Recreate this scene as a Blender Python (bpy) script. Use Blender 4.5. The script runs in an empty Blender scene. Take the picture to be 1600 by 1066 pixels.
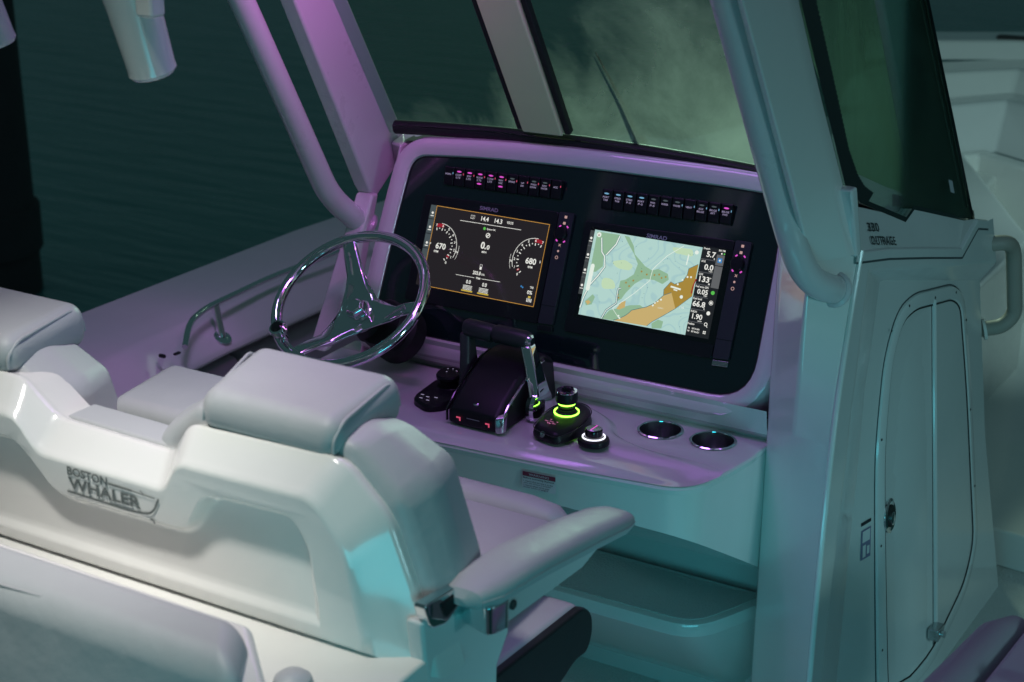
import bpy, bmesh, math, random
from mathutils import Vector, Matrix
from mathutils.geometry import tessellate_polygon
random.seed(4)
sc = bpy.context.scene
col = sc.collection
R = math.radians

# ------------------------------------------------------------------ camera
cam = bpy.data.objects.new('camera', bpy.data.cameras.new('camera'))
col.objects.link(cam)
YAW, PITCH = R(31.382), R(19.927)
fw = Vector((-math.sin(YAW)*math.cos(PITCH), math.cos(YAW)*math.cos(PITCH), -math.sin(PITCH)))
rt = Vector((math.cos(YAW), math.sin(YAW), 0)); up = rt.cross(fw)
cam.matrix_world = Matrix(((rt.x, up.x, -fw.x, 2.434), (rt.y, up.y, -fw.y, -3.598), (rt.z, up.z, -fw.z, 2.500), (0, 0, 0, 1)))
cam.data.sensor_width = 36; cam.data.lens = 61.2; cam.data.clip_end = 400
cam.data.dof.use_dof = True; cam.data.dof.focus_distance = 4.05; cam.data.dof.aperture_fstop = 4.0
sc.camera = cam

# ------------------------------------------------------------------ world and lamps (night, the boat's own lamps plus added fills)
w = bpy.data.worlds.new('World'); sc.world = w; w.use_nodes = True
w.node_tree.nodes['Background'].inputs[0].default_value = (.42, .92, 1.0, 1)
w.node_tree.nodes['Background'].inputs[1].default_value = .060

def area(name, loc, target, color, power, sx, sy, spread=180):
    l = bpy.data.lights.new(name, 'AREA'); l.color = color; l.energy = power
    l.shape = 'RECTANGLE'; l.size = sx; l.size_y = sy; l.spread = R(spread)
    o = bpy.data.objects.new(name, l); col.objects.link(o); o.location = loc
    o.rotation_euler = (Vector(target)-Vector(loc)).to_track_quat('-Z', 'Y').to_euler()
    return o
area('hardtop_purple_lamp', (.55, -.62, 2.42), (.58, -.20, .9), (.58, .20, 1.0), 4.1, 1.3, .12)
area('hardtop_pink_lamp', (.42, -.52, 2.28), (-.22, -.25, 1.85), (1.0, .22, .88), .95, .25, .08, 100)
area('port_fill_lamp', (-.40, -.35, 2.40), (-1.15, .25, .7), (.64, .42, 1.0), 2.0, .4, .1, 100)  # added lavender fill for the port gunwale, not a known fixture
area('aft_fill_lamp', (.55, -1.02, 2.42), (.85, -1.12, 1.1), (.62, .32, 1.0), .9, .6, .1, 110)  # added purple fill over the seats and armrest, not a known fixture
area('spreader_lamp', (.22, -2.15, 3.7), (.42, -1.62, 1.2), (1.0, .97, .93), 3.3, .30, .2, 36)
area('courtesy_lamp', (1.57, -1.25, .46), (.95, -.25, .60), (.10, .70, .84), 1.7, .9, .14, 150)
area('cockpit_teal_lamp', (1.85, -2.85, 1.15), (.65, -1.45, 1.05), (.03, .72, .84), 2.4, 1.0, .5, 110)
area('starboard_fill_lamp', (4.6, -1.4, 1.75), (1.2, .4, .85), (.46, .90, 1.0), 4.8, .5, .5, 80)  # cool fill added for the console side, not a known source
area('foredeck_lamp', (-.5, 2.7, 2.5), (.8, .4, 1.6), (.66, 1.0, .74), 12, .4, .3, 75)
area('bow_fill_lamp', (1.6, 2.3, 1.7), (.4, 4.3, .6), (.62, 1.0, .98), 6, .3, .2, 120)  # fill added to brighten the bow seating, not a known source
sc.view_settings.view_transform = 'Standard'; sc.view_settings.look = 'None'
sc.view_settings.exposure = 0; sc.view_settings.gamma = 1
sc.render.engine = 'CYCLES'

# ------------------------------------------------------------------ materials
def lin(c): return tuple(((x/255)/12.92 if x/255 <= .04045 else ((x/255+.055)/1.055)**2.4) for x in c)+(1,)
MATS = {}
def mat(name, base, rough=.4, metal=0., coat=0., bump=0., bscale=200., rvar=0., cvar=0., emit=None, es=1., trans=0., ior=1.45, spec=.5, bkind='NOISE', wob=0.):
    m = bpy.data.materials.new(name); m.use_nodes = True; nt = m.node_tree; p = nt.nodes['Principled BSDF']
    I = p.inputs
    I['Base Color'].default_value = base if len(base) == 4 else tuple(base)+(1,)
    I['Roughness'].default_value = rough; I['Metallic'].default_value = metal
    I['Coat Weight'].default_value = coat; I['Coat Roughness'].default_value = .08
    I['Transmission Weight'].default_value = trans; I['IOR'].default_value = ior
    I['Specular IOR Level'].default_value = spec
    if emit: I['Emission Color'].default_value = emit; I['Emission Strength'].default_value = es
    tc = nt.nodes.new('ShaderNodeTexCoord')
    if bump:
        if bkind == 'NOISE':
            n = nt.nodes.new('ShaderNodeTexNoise'); n.inputs['Detail'].default_value = 4
        else:
            n = nt.nodes.new('ShaderNodeTexVoronoi')
        n.inputs['Scale'].default_value = bscale
        nt.links.new(tc.outputs['Object'], n.inputs['Vector'])
        b = nt.nodes.new('ShaderNodeBump'); b.inputs['Strength'].default_value = bump; b.inputs['Distance'].default_value = .002
        nt.links.new(n.outputs[0], b.inputs['Height']); nt.links.new(b.outputs[0], I['Normal'])
    if wob:
        n2 = nt.nodes.new('ShaderNodeTexNoise'); n2.inputs['Scale'].default_value = 11; n2.inputs['Detail'].default_value = 3
        nt.links.new(tc.outputs['Object'], n2.inputs['Vector'])
        b2 = nt.nodes.new('ShaderNodeBump'); b2.inputs['Strength'].default_value = wob; b2.inputs['Distance'].default_value = .012
        nt.links.new(n2.outputs[0], b2.inputs['Height'])
        if I['Normal'].is_linked: nt.links.new(b2.outputs[0], b.inputs['Normal'])
        else: nt.links.new(b2.outputs[0], I['Normal'])
    if rvar or cvar:
        n = nt.nodes.new('ShaderNodeTexNoise'); n.inputs['Scale'].default_value = 7; n.inputs['Detail'].default_value = 8; n.inputs['Roughness'].default_value = .68
        nt.links.new(tc.outputs['Object'], n.inputs['Vector'])
        if rvar:
            mr = nt.nodes.new('ShaderNodeMapRange'); mr.inputs[1].default_value = .3; mr.inputs[2].default_value = .75
            mr.inputs[3].default_value = max(.02, rough-rvar); mr.inputs[4].default_value = rough+rvar
            nt.links.new(n.outputs[0], mr.inputs[0]); nt.links.new(mr.outputs[0], I['Roughness'])
        if cvar:
            mx = nt.nodes.new('ShaderNodeMix'); mx.data_type = 'RGBA'
            mx.inputs[6].default_value = tuple(c*(1-cvar) for c in base[:3])+(1,); mx.inputs[7].default_value = tuple(min(1, c*(1+cvar*.5)) for c in base[:3])+(1,)
            nt.links.new(n.outputs[0], mx.inputs[0]); nt.links.new(mx.outputs[2], I['Base Color'])
    MATS[name] = m; return m
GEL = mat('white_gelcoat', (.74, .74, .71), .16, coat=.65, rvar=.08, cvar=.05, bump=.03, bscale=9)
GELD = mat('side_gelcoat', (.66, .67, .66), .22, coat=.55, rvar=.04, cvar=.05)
NONSKID = mat('nonskid_gelcoat', (.60, .61, .59), .5, bump=1.0, bscale=150, bkind='VORONOI')
VIN = mat('grey_vinyl', (.42, .44, .45), .46, bump=.22, bscale=480, rvar=.08, cvar=.04, wob=.30)
STITCH = mat('seam_vinyl', (.40, .41, .42), .6)
VINP = mat('panel_grey_vinyl', (.50, .48, .51), .5, bump=.2, bscale=420, cvar=.05)
VIND = mat('dark_grey_vinyl', (.36, .34, .37), .5, bump=.2, bscale=420, cvar=.05)
VINK = mat('black_vinyl', (.010, .012, .014), .42, bump=.2, bscale=420)
BGLASS = mat('black_acrylic', (.005, .015, .016), .06, coat=1.0, rvar=.02)
BPLA = mat('black_plastic', (.010, .011, .013), .38, bump=.05, bscale=900, spec=.35)
BGLO = mat('black_gloss', (.006, .006, .007), .10, coat=.6)
BEZ = mat('bezel_plastic', (.010, .012, .014), .28)
STRIP = mat('key_strip_plastic', (.030, .033, .040), .42, bump=.08, bscale=1500)
RUB = mat('black_rubber', (.012, .013, .014), .55)
CHR = mat('chrome', (.74, .76, .78), .06, metal=1, rvar=.03, bump=.10, bscale=26)
STEEL = mat('brushed_steel', (.55, .57, .58), .25, metal=1, rvar=.06)
PAINT = mat('painted_tube', (.60, .60, .60), .3, coat=.3, rvar=.05)
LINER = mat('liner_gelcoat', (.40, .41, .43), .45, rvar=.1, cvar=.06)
REFL = mat('dark_reflection', (.05, .058, .058), .85, bump=.8, bscale=30, cvar=.3)
SEAL_SHADOW = mat('grey_seal_and_shadow', (.07, .085, .09), .5)
LINK = mat('engraved_dark', (.03, .035, .035), .5)
GREYT = mat('grey_print', (.42, .42, .46), .4)
LEG = mat('legend_glow', (0, 0, 0, 1), .5, emit=lin((165, 155, 190)), es=.7)
PINK = mat('pink_lamp', (.05, 0, .04), .4, emit=lin((235, 90, 215)), es=.9)
PINKR = mat('red_lamp', (.05, 0, .02), .4, emit=lin((240, 90, 125)), es=.65)
BLUEL = mat('blue_lamp', (0, .03, .05), .4, emit=lin((130, 190, 225)), es=.7)
GREENR = mat('green_ring_lamp', (.0, .1, .0), .4, emit=lin((150, 255, 70)), es=4.5)
WHITER = mat('white_ring_lamp', (.1, .1, .1), .4, emit=lin((235, 235, 250)), es=1.5)
WHT = mat('screen_white', (0, 0, 0, 1), .5, emit=lin((235, 235, 228)), es=1)
SDARK = mat('screen_dark', (.0, .0, .0, 1), .12, emit=lin((36, 32, 36)), es=1)
SORG = mat('screen_orange', (0, 0, 0, 1), .3, emit=lin((205, 150, 70)), es=1)
SRED = mat('screen_red', (0, 0, 0, 1), .3, emit=lin((150, 30, 45)), es=1)
SGRN = mat('screen_green', (0, 0, 0, 1), .3, emit=lin((90, 190, 80)), es=1)
SYEL = mat('screen_yellow', (0, 0, 0, 1), .3, emit=lin((200, 175, 75)), es=1)
SGREY = mat('screen_grey', (0, 0, 0, 1), .3, emit=lin((70, 80, 84)), es=1)
SLG = mat('screen_light_grey', (0, 0, 0, 1), .3, emit=lin((150, 150, 150)), es=1)
SBLK = mat('screen_black', (0, 0, 0, 1), .3, emit=lin((30, 33, 36)), es=1)
SBLUE = mat('screen_blue', (0, 0, 0, 1), .3, emit=lin((60, 130, 190)), es=1)
CLAND = mat('chart_land', (0, 0, 0, 1), .3, emit=lin((198, 172, 112)), es=1)
CGOLD = mat('chart_gold', (0, 0, 0, 1), .3, emit=lin((165, 134, 58)), es=1)
CGRN = mat('chart_green', (0, 0, 0, 1), .3, emit=lin((142, 180, 148)), es=1)
CLGR = mat('chart_light_green', (0, 0, 0, 1), .3, emit=lin((190, 216, 180)), es=1)
CLINE = mat('chart_line', (0, 0, 0, 1), .3, emit=lin((66, 112, 120)), es=1)
CWHT = mat('chart_white', (0, 0, 0, 1), .3, emit=lin((226, 236, 226)), es=1)
CREAM = mat('cream_post', (.86, .80, .50), .4, rvar=.1)
STKW = mat('sticker_white', (.62, .63, .64), .45)
STKR = mat('sticker_red', (.20, .03, .06), .45)
STKB = mat('sticker_ink', (.03, .03, .035), .5)

def chart_water():
    m = mat('chart_water', (0, 0, 0, 1), .2, emit=lin((176, 214, 210)), es=1); nt = m.node_tree
    tc = nt.nodes.new('ShaderNodeTexCoord'); n = nt.nodes.new('ShaderNodeTexNoise'); n.inputs['Scale'].default_value = 9; n.inputs['Detail'].default_value = 1.5
    nt.links.new(tc.outputs['Object'], n.inputs[0])
    a = nt.nodes.new('ShaderNodeMath'); a.operation = 'MULTIPLY'; a.inputs[1].default_value = 95; nt.links.new(n.outputs[0], a.inputs[0])
    s = nt.nodes.new('ShaderNodeMath'); s.operation = 'SINE'; nt.links.new(a.outputs[0], s.inputs[0])
    h = nt.nodes.new('ShaderNodeMath'); h.operation = 'MULTIPLY_ADD'; h.inputs[1].default_value = .5; h.inputs[2].default_value = .5; nt.links.new(s.outputs[0], h.inputs[0])
    r = nt.nodes.new('ShaderNodeValToRGB'); r.color_ramp.elements[0].position = .02; r.color_ramp.elements[0].color = lin((164, 200, 200)); r.color_ramp.elements[1].position = .22; r.color_ramp.elements[1].color = lin((176, 210, 203))
    nt.links.new(h.outputs[0], r.inputs[0]); nt.links.new(r.outputs[0], nt.nodes['Principled BSDF'].inputs['Emission Color'])
    return m
CWAT = chart_water()

def pane_mat(name, tint, film, lo, hi, scale, amount, flip=False):
    """tinted glass with a dried salt film that scatters light"""
    m = bpy.data.materials.new(name); m.use_nodes = True; nt = m.node_tree; nt.nodes.clear()
    out = nt.nodes.new('ShaderNodeOutputMaterial'); tr = nt.nodes.new('ShaderNodeBsdfTransparent'); tr.inputs[0].default_value = tint
    gl = nt.nodes.new('ShaderNodeBsdfGlossy'); gl.inputs['Roughness'].default_value = .03; gl.inputs[0].default_value = (.9, 1, 1, 1)
    fr = nt.nodes.new('ShaderNodeFresnel'); fr.inputs[0].default_value = 1.06
    m1 = nt.nodes.new('ShaderNodeMixShader'); nt.links.new(fr.outputs[0], m1.inputs[0]); nt.links.new(tr.outputs[0], m1.inputs[1]); nt.links.new(gl.outputs[0], m1.inputs[2])
    df = nt.nodes.new('ShaderNodeBsdfDiffuse'); df.inputs[0].default_value = film
    tl = nt.nodes.new('ShaderNodeBsdfTranslucent'); tl.inputs[0].default_value = film
    m2 = nt.nodes.new('ShaderNodeMixShader'); m2.inputs[0].default_value = .6; nt.links.new(df.outputs[0], m2.inputs[1]); nt.links.new(tl.outputs[0], m2.inputs[2])
    tc = nt.nodes.new('ShaderNodeTexCoord'); mp = nt.nodes.new('ShaderNodeMapping'); mp.inputs['Scale'].default_value = (1, 1, .55); mp.inputs['Rotation'].default_value = (0, .5, 0)
    n = nt.nodes.new('ShaderNodeTexNoise'); n.inputs['Scale'].default_value = scale; n.inputs['Detail'].default_value = 9; n.inputs['Roughness'].default_value = .66; n.inputs['Distortion'].default_value = .5
    nt.links.new(tc.outputs['Object'], mp.inputs[0]); nt.links.new(mp.outputs[0], n.inputs[0])
    sx = nt.nodes.new('ShaderNodeSeparateXYZ'); nt.links.new(tc.outputs['Generated'], sx.inputs[0])
    g = nt.nodes.new('ShaderNodeMath'); g.operation = 'MULTIPLY_ADD'; nt.links.new(sx.outputs['Z'], g.inputs[0]); g.inputs[1].default_value = (-.75 if flip else -1.0); nt.links.new(n.outputs[0], g.inputs[2])
    g2 = nt.nodes.new('ShaderNodeMath'); g2.operation = 'MULTIPLY_ADD'; nt.links.new(sx.outputs['X'], g2.inputs[0]); g2.inputs[1].default_value = (0 if flip else .95); nt.links.new(g.outputs[0], g2.inputs[2])
    mr = nt.nodes.new('ShaderNodeMapRange'); mr.inputs[1].default_value = lo; mr.inputs[2].default_value = hi; mr.inputs[3].default_value = .02; mr.inputs[4].default_value = amount
    nt.links.new(g2.outputs[0], mr.inputs[0])
    m3 = nt.nodes.new('ShaderNodeMixShader'); nt.links.new(mr.outputs[0], m3.inputs[0]); nt.links.new(m1.outputs[0], m3.inputs[1]); nt.links.new(m2.outputs[0], m3.inputs[2])
    nt.links.new(m3.outputs[0], out.inputs[0]); return m
PANE = pane_mat('salty_windscreen_glass', (.66, .84, .77, 1), (.52, .60, .52, 1), .55, 1.46, 4.2, .92)
PANES = pane_mat('tinted_side_glass', (.70, .82, .78, 1), (.30, .36, .30, 1), .15, .7, 2.2, .07, True)

PANEI = pane_mat('green_lit_glass', (.5, .62, .56, 1), (.46, .54, .47, 1), -.25, .45, 3.5, .62, True)
def water_mat():
    m = bpy.data.materials.new('night_water'); m.use_nodes = True; nt = m.node_tree; p = nt.nodes['Principled BSDF']
    p.inputs['Base Color'].default_value = (.065, .235, .22, 1); p.inputs['Roughness'].default_value = .18; p.inputs['IOR'].default_value = 1.33
    tc = nt.nodes.new('ShaderNodeTexCoord'); mp = nt.nodes.new('ShaderNodeMapping'); mp.inputs['Rotation'].default_value = (0, 0, R(31)); mp.inputs['Scale'].default_value = (.55, 3.2, 1)
    n = nt.nodes.new('ShaderNodeTexNoise'); n.inputs['Scale'].default_value = 1.6; n.inputs['Detail'].default_value = 5
    nt.links.new(tc.outputs['Object'], mp.inputs[0]); nt.links.new(mp.outputs[0], n.inputs[0])
    b = nt.nodes.new('ShaderNodeBump'); b.inputs['Strength'].default_value = .35; b.inputs['Distance'].default_value = .12
    nt.links.new(n.outputs[0], b.inputs['Height']); nt.links.new(b.outputs[0], p.inputs['Normal']); return m
WATER = water_mat()

# ------------------------------------------------------------------ mesh helpers
def V(*a): return Vector(a if len(a) > 1 else a[0])
def setp(o, label=None, cat=None, group=None, kind=None):
    if label: o['label'] = label
    if cat: o['category'] = cat
    if group: o['group'] = group
    if kind: o['kind'] = kind
    return o
def thing(name, loc, label, cat, group=None):
    o = bpy.data.objects.new(name, None); o.empty_display_size = .05; col.objects.link(o); o.location = loc
    o['_w'] = 0; del o['_w']
    WLOC[o.name] = V(loc)
    return setp(o, label, cat, group)
WLOC = {}
FONT_CACHE = {}
def text_geo(s, bold=0.):
    k = (s, bold)
    if k in FONT_CACHE: return FONT_CACHE[k]
    c = bpy.data.curves.new('t', 'FONT'); c.body = s; c.offset = bold; c.resolution_u = 3
    o = bpy.data.objects.new('t', c); col.objects.link(o)
    dg = bpy.context.evaluated_depsgraph_get(); me = o.evaluated_get(dg).to_mesh()
    vs = [v.co.copy() for v in me.vertices]; fs = [tuple(p.vertices) for p in me.polygons]
    o.evaluated_get(dg).to_mesh_clear(); bpy.data.objects.remove(o); bpy.data.curves.remove(c)
    x0 = min(v.x for v in vs); x1 = max(v.x for v in vs); y0 = min(v.y for v in vs); y1 = max(v.y for v in vs)
    vs = [((v.x-x0)/(x1-x0)-.5, (v.y-y0)/(y1-y0)-.5) for v in vs]
    FONT_CACHE[k] = (vs, fs, (x1-x0)/(y1-y0)); return FONT_CACHE[k]
def fillet(pts, rad, n=6):
    """round the inner corners of an open path"""
    P = [V(p) for p in pts]; out = [P[0]]
    for i in range(1, len(P)-1):
        a, b, c = P[i-1], P[i], P[i+1]; d1 = (a-b); d2 = (c-b); r = min(rad, d1.length*.48, d2.length*.48)
        p1 = b+d1.normalized()*r; p2 = b+d2.normalized()*r
        for k in range(n+1):
            t = k/n; out.append(p1*(1-t)**2+b*2*t*(1-t)+p2*t*t)
    return out+[P[-1]]
def rpoly(pts, rads, n=6):
    """closed 2-D polygon with rounded corners"""
    out = []; N = len(pts)
    for i in range(N):
        a, b, c = (Vector(pts[i-1]), Vector(pts[i]), Vector(pts[(i+1) % N])); r0 = rads[i] if isinstance(rads, (list, tuple)) else rads
        d1 = a-b; d2 = c-b; r = min(r0, d1.length*.48, d2.length*.48)
        if r <= 1e-6: out.append(b); continue
        p1 = b+d1.normalized()*r; p2 = b+d2.normalized()*r
        for k in range(n+1):
            t = k/n; out.append(p1*(1-t)**2+b*2*t*(1-t)+p2*t*t)
    return out
def spl(L, n):
    """smooth resample of a 3-D polyline (Catmull-Rom)"""
    P = [V(p) for p in L]; P = [P[0]*2-P[1]]+P+[P[-1]*2-P[-2]]; out = []; m = len(P)-3
    for k in range(n):
        t = k/(n-1)*m; i = min(int(t), m-1); u = t-i; a, b, c, d = P[i:i+4]
        out.append((b*2+(c-a)*u+(a*2-b*5+c*4-d)*u*u+(b*3-a-c*3+d)*u**3)*.5)
    return out
def offset2(pts, d):
    N = len(pts); out = []
    for i in range(N):
        t = (pts[(i+1) % N]-pts[i-1]).normalized(); out.append(pts[i]+Vector((t.y, -t.x))*d)
    return out
class MB:
    def __init__(s): s.v = []; s.f = []; s.cr = []
    def add(s, vs, fs):
        o = len(s.v); s.v += [V(v) for v in vs]; s.f += [tuple(i+o for i in f) for f in fs]; return s
    def hexa(s, b, t):
        return s.add(list(b)+list(t), [(3, 2, 1, 0), (4, 5, 6, 7)]+[(i, (i+1) % 4, (i+1) % 4+4, i+4) for i in range(4)])
    def box(s, a, b):
        x0, y0, z0 = a; x1, y1, z1 = b
        return s.hexa([(x0, y0, z0), (x1, y0, z0), (x1, y1, z0), (x0, y1, z0)], [(x0, y0, z1), (x1, y0, z1), (x1, y1, z1), (x0, y1, z1)])
    def prism(s, poly, vec):
        n = len(poly); P = [V(p) for p in poly]; vec = V(vec)
        return s.add(P+[p+vec for p in P], [tuple(range(n))[::-1], tuple(range(n, 2*n))]+[(i, (i+1) % n, (i+1) % n+n, i+n) for i in range(n)])
    def loft(s, loops, closed=True, cap0=False, cap1=False):
        n = len(loops[0]); vs = [p for l in loops for p in l]; fs = []
        for k in range(len(loops)-1):
            for i in range(n if closed else n-1):
                j = (i+1) % n; fs.append((k*n+i, k*n+j, (k+1)*n+j, (k+1)*n+i))
        if cap0: fs.append(tuple(range(n))[::-1])
        if cap1: fs.append(tuple(range((len(loops)-1)*n, len(loops)*n)))
        return s.add(vs, fs)
    def tube(s, path, r, n=14, cap=True, closed=False):
        P = [V(p) for p in path]; N = len(P); loops = []; ref = None
        for i in range(N):
            if closed: t = (P[(i+1) % N]-P[i-1]).normalized()
            else: t = (P[min(i+1, N-1)]-P[max(i-1, 0)]).normalized()
            if ref is None: ref = t.orthogonal().normalized()
            ref = (ref-t*ref.dot(t)).normalized(); b = t.cross(ref)
            rr = r[i] if isinstance(r, (list, tuple)) else r
            loops.append([P[i]+(ref*math.cos(2*math.pi*k/n)+b*math.sin(2*math.pi*k/n))*rr for k in range(n)])
        if closed: loops.append(loops[0]); return s.loft(loops)
        return s.loft(loops, cap0=cap, cap1=cap)
    def lathe(s, prof, c, ax=(0, 0, 1), n=32, cap0=True, cap1=True):
        ax = V(ax).normalized(); u = ax.orthogonal().normalized(); v = ax.cross(u); c = V(c)
        loops = [[c+ax*h+(u*math.cos(2*math.pi*k/n)+v*math.sin(2*math.pi*k/n))*r for k in range(n)] for r, h in prof]
        return s.loft(loops, cap0=cap0, cap1=cap1)
    def text(s, t, c, U, W, h, wd=None, bold=.0, ext=0):
        vs, fs, asp = text_geo(t, bold); wd = wd or h*asp; c, U, W = V(c), V(U), V(W)
        P = [c+U*(x*wd)+W*(y*h) for x, y in vs]; s.add(P, fs)
        return s
    def filled(s, outer, holes):
        P = [V(p) for p in outer]+[V(p) for h in holes for p in h]
        tri = tessellate_polygon([[V(p) for p in outer]]+[[V(p) for p in h] for h in holes]); return s.add(P, [tuple(t) for t in tri])
    def ribbon(s, pts, wd, nrm):
        P = [V(p) for p in pts]; nrm = V(nrm); a = []; b = []
        for i in range(len(P)):
            t = (P[min(i+1, len(P)-1)]-P[max(i-1, 0)]).normalized(); sd = t.cross(nrm).normalized()*wd*.5
            a.append(P[i]+sd); b.append(P[i]-sd)
        n = len(P); return s.add(a+b, [(i, i+1, n+i+1, n+i) for i in range(n-1)])
    def build(s, name, m, parent=None, bevel=0, seg=3, subd=0, smooth=True, ang=32, wn=True, crease=None):
        c = Vector((0, 0, 0))
        lo = Vector([min(v[i] for v in s.v) for i in range(3)]); hi = Vector([max(v[i] for v in s.v) for i in range(3)])
        c = Vector(((lo.x+hi.x)/2, (lo.y+hi.y)/2, lo.z))
        me = bpy.data.meshes.new(name); me.from_pydata([v-c for v in s.v], [], s.f); me.update()
        bm = bmesh.new(); bm.from_mesh(me); bmesh.ops.remove_doubles(bm, verts=bm.verts, dist=1e-6)
        bmesh.ops.recalc_face_normals(bm, faces=bm.faces)
        for f in bm.faces: f.smooth = smooth
        if smooth and not bevel and not subd:
            for e in bm.edges:
                if len(e.link_faces) == 2 and e.calc_face_angle(0) > R(ang): e.smooth = False
        bm.to_mesh(me); bm.free()
        me.materials.append(m)
        o = bpy.data.objects.new(name, me); col.objects.link(o); o.location = c; WLOC[o.name] = c
        if parent:
            o.parent = parent; o.matrix_parent_inverse = Matrix.Translation(-WTOT(parent))
        if bevel:
            b = o.modifiers.new('bevel', 'BEVEL'); b.width = bevel; b.segments = seg; b.limit_method = 'ANGLE'; b.angle_limit = R(ang); b.harden_normals = False; b.use_clamp_overlap = True
            if wn: k = o.modifiers.new('wn', 'WEIGHTED_NORMAL'); k.keep_sharp = False; k.weight = 60
        if subd:
            k = o.modifiers.new('sub', 'SUBSURF'); k.levels = subd; k.render_levels = subd
        return o
def WTOT(o): return WLOC[o.name]

# ================================================================== SETTING
setp(MB().add([(-150, -60, -.6), (150, -60, -.6), (150, 250, -.6), (-150, 250, -.6)], [(0, 1, 2, 3)]).build('water', WATER), kind='structure')
setp(MB().box((-1.0, -5, .0), (1.9, 1.2, .1)).build('deck', NONSKID), kind='structure')

# port gunwale -------------------------------------------------------
g = thing('port_gunwale', (-1.2, .5, .1), 'pale gunwale with inner coaming running along the water at upper left', 'gunwale')
ys = [-3, -2, -1, -.3, 0, .3, .7, 1.2, 1.8, 2.4, 3.2]
def gx(y): return 0 if y < 1.2 else .10*(y-1.2)**1.6
cap = []; 
for y in ys:
    dx = gx(y)
    step = 0 if y > .05 else .10*min(1, (.05-y)/.25)       # the coaming pad gets wider aft
    cap.append([V(-1.47+dx, y, .60), V(-1.46+dx, y, .69), V(-1.42+dx, y, .715), V(-1.20+dx, y, .72), V(-1.10+dx+step*.4, y, .715), V(-1.07+dx+step, y, .70), V(-.985+dx+step, y, .625), V(-.985+dx+step, y, .60), V(-1.2+dx, y, .58)])
MB().loft(cap, cap0=True, cap1=True).build('gunwale_cap', GEL, g, bevel=.012, seg=2)
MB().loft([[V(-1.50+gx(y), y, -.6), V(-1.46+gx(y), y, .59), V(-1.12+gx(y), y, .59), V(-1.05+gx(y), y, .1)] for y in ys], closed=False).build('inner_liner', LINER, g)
MB().loft([[V(-1.12+gx(y), y, .57), V(-1.03+gx(y), y, .56), V(-.99+gx(y), y, .47), V(-1.0+gx(y), y, .34), V(-1.08+gx(y), y, .30)] for y in (.42, 1.0, 1.8, 2.6)], cap0=True, cap1=True).build('coaming_bolster', VIND, g, bevel=.02)
MB().loft([[V(-1.12, y, .57), V(-1.03, y, .56), V(-.99, y, .47), V(-1.0, y, .34), V(-1.08, y, .30)] for y in (-2.5, -.5, .40)], cap0=True, cap1=True).build('coaming_bolster', VIND, g, bevel=.02)
hr = thing('chrome_handrail', (-1.0, .5, .66), 'bent chrome handrail fixed inside the port gunwale', 'handrail')
MB().tube(fillet([(-.955, .075, .705), (-1.0, .15, .752), (-1.03, .26, .760), (-1.055, .60, .760), (-1.03, 1.2, .760), (-.99, 1.7, .757), (-.97, 1.8, .70)], .07), .0098).build('rail', CHR, hr)
for yy, xx in ((.31, -1.035), (1.25, -1.03)):
    MB().lathe([(.013, 0), (.013, .10)], (xx+.02, yy, .655), (-.2, 0, 1)).build('rail_post', CHR, hr)
    MB().lathe([(.03, 0), (.03, .004), (.02, .008)], (xx+.022, yy, .65), (.6, 0, 1)).build('foot_flange', CHR, hr)
k = thing('deck_fitting', (-.93, -.02, .69), 'tiny dark latch on the coaming beside the handrail end', 'fitting')
MB().box((-.985, -.01, .692), (-.962, .0, .703)).build('latch', RUB, k, bevel=.003)
MB().box((-.955, .02, .695), (-.943, .045, .702)).build('latch', RUB, k, bevel=.003)

# dark post standing in for a reflection on the water, upper left --------------------------------
PX_, PY_ = -5.02, 2.85
p = thing('reflection_post', (PX_, PY_, -.6), 'dark post standing in for a reflection on the water at the left edge', 'reflection')
MB().lathe([(.35, -1.5), (.335, .2), (.30, 4.0)], (PX_, PY_, -.6), n=20).build('post', REFL, p)
MB().lathe([(.36, 0), (.36, .25)], (PX_, PY_, -.35), n=20).build('collar', REFL, p)

# foredeck and bow seating --------------------------------------------
fd = thing('bow_lounge', (.2, 3.2, .1), 'pale moulded bow seating with steps beyond the console at upper right', 'bow seating')
MB().prism([(-1.15, 1.35, .1), (-.85, 3.2, .1), (-.2, 4.9, .1), (.75, 4.9, .1), (1.6, 3.2, .1), (1.8, 1.1, .1), (1.5, 1.1, .1)], (0, 0, .12)).build('bow_sole', GEL, fd, bevel=.01)
MB().prism([(-1.15, 1.2, .1), (.9, 1.2, .1), (.9, 2.5, .1), (.1, 4.0, .1), (-.65, 4.0, .1), (-1.05, 2.5, .1)], (0, 0, .62)).build('port_lounge_base', GEL, fd, bevel=.03)
MB().hexa([(-.02, 3.55, .22), (.32, 3.86, .22), (.3, 4.4, .22), (-.15, 4.2, .22)], [(-.02, 3.55, .52), (.34, 3.86, .52), (.3, 4.4, .52), (-.15, 4.2, .52)]).build('step_block', GEL, fd, bevel=.02)
pts = [(.0, 3.75), (.235, 4.0), (.9, 3.9)]
def wall2(name, pts, z0, z1, th, lean, m, bev=.02):
    f0 = [V(x, y, z0) for x, y in pts]; f1 = [V(x, y+lean, z1) for x, y in pts]
    b1 = [V(x, y+lean+th, z1) for x, y in pts]; b0 = [V(x, y+lean+th, z0) for x, y in pts]
    MB().loft([f0, f1, b1, b0], closed=False).build(name, m, fd, bevel=bev)
wall2('seat_back', [(-.3, 3.35), (.213, 4.10), (1.3, 3.45)], .2, .60, .10, .03, GEL)
wall2('seat_back', [(-.3, 3.55), (.243, 4.28), (1.3, 3.65)], .58, .80, .25, .12, GELD)
wall2('bow_coaming', [(-.4, 3.95), (.215, 4.56), (1.3, 4.05)], .78, .90, .35, .10, GEL)
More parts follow.
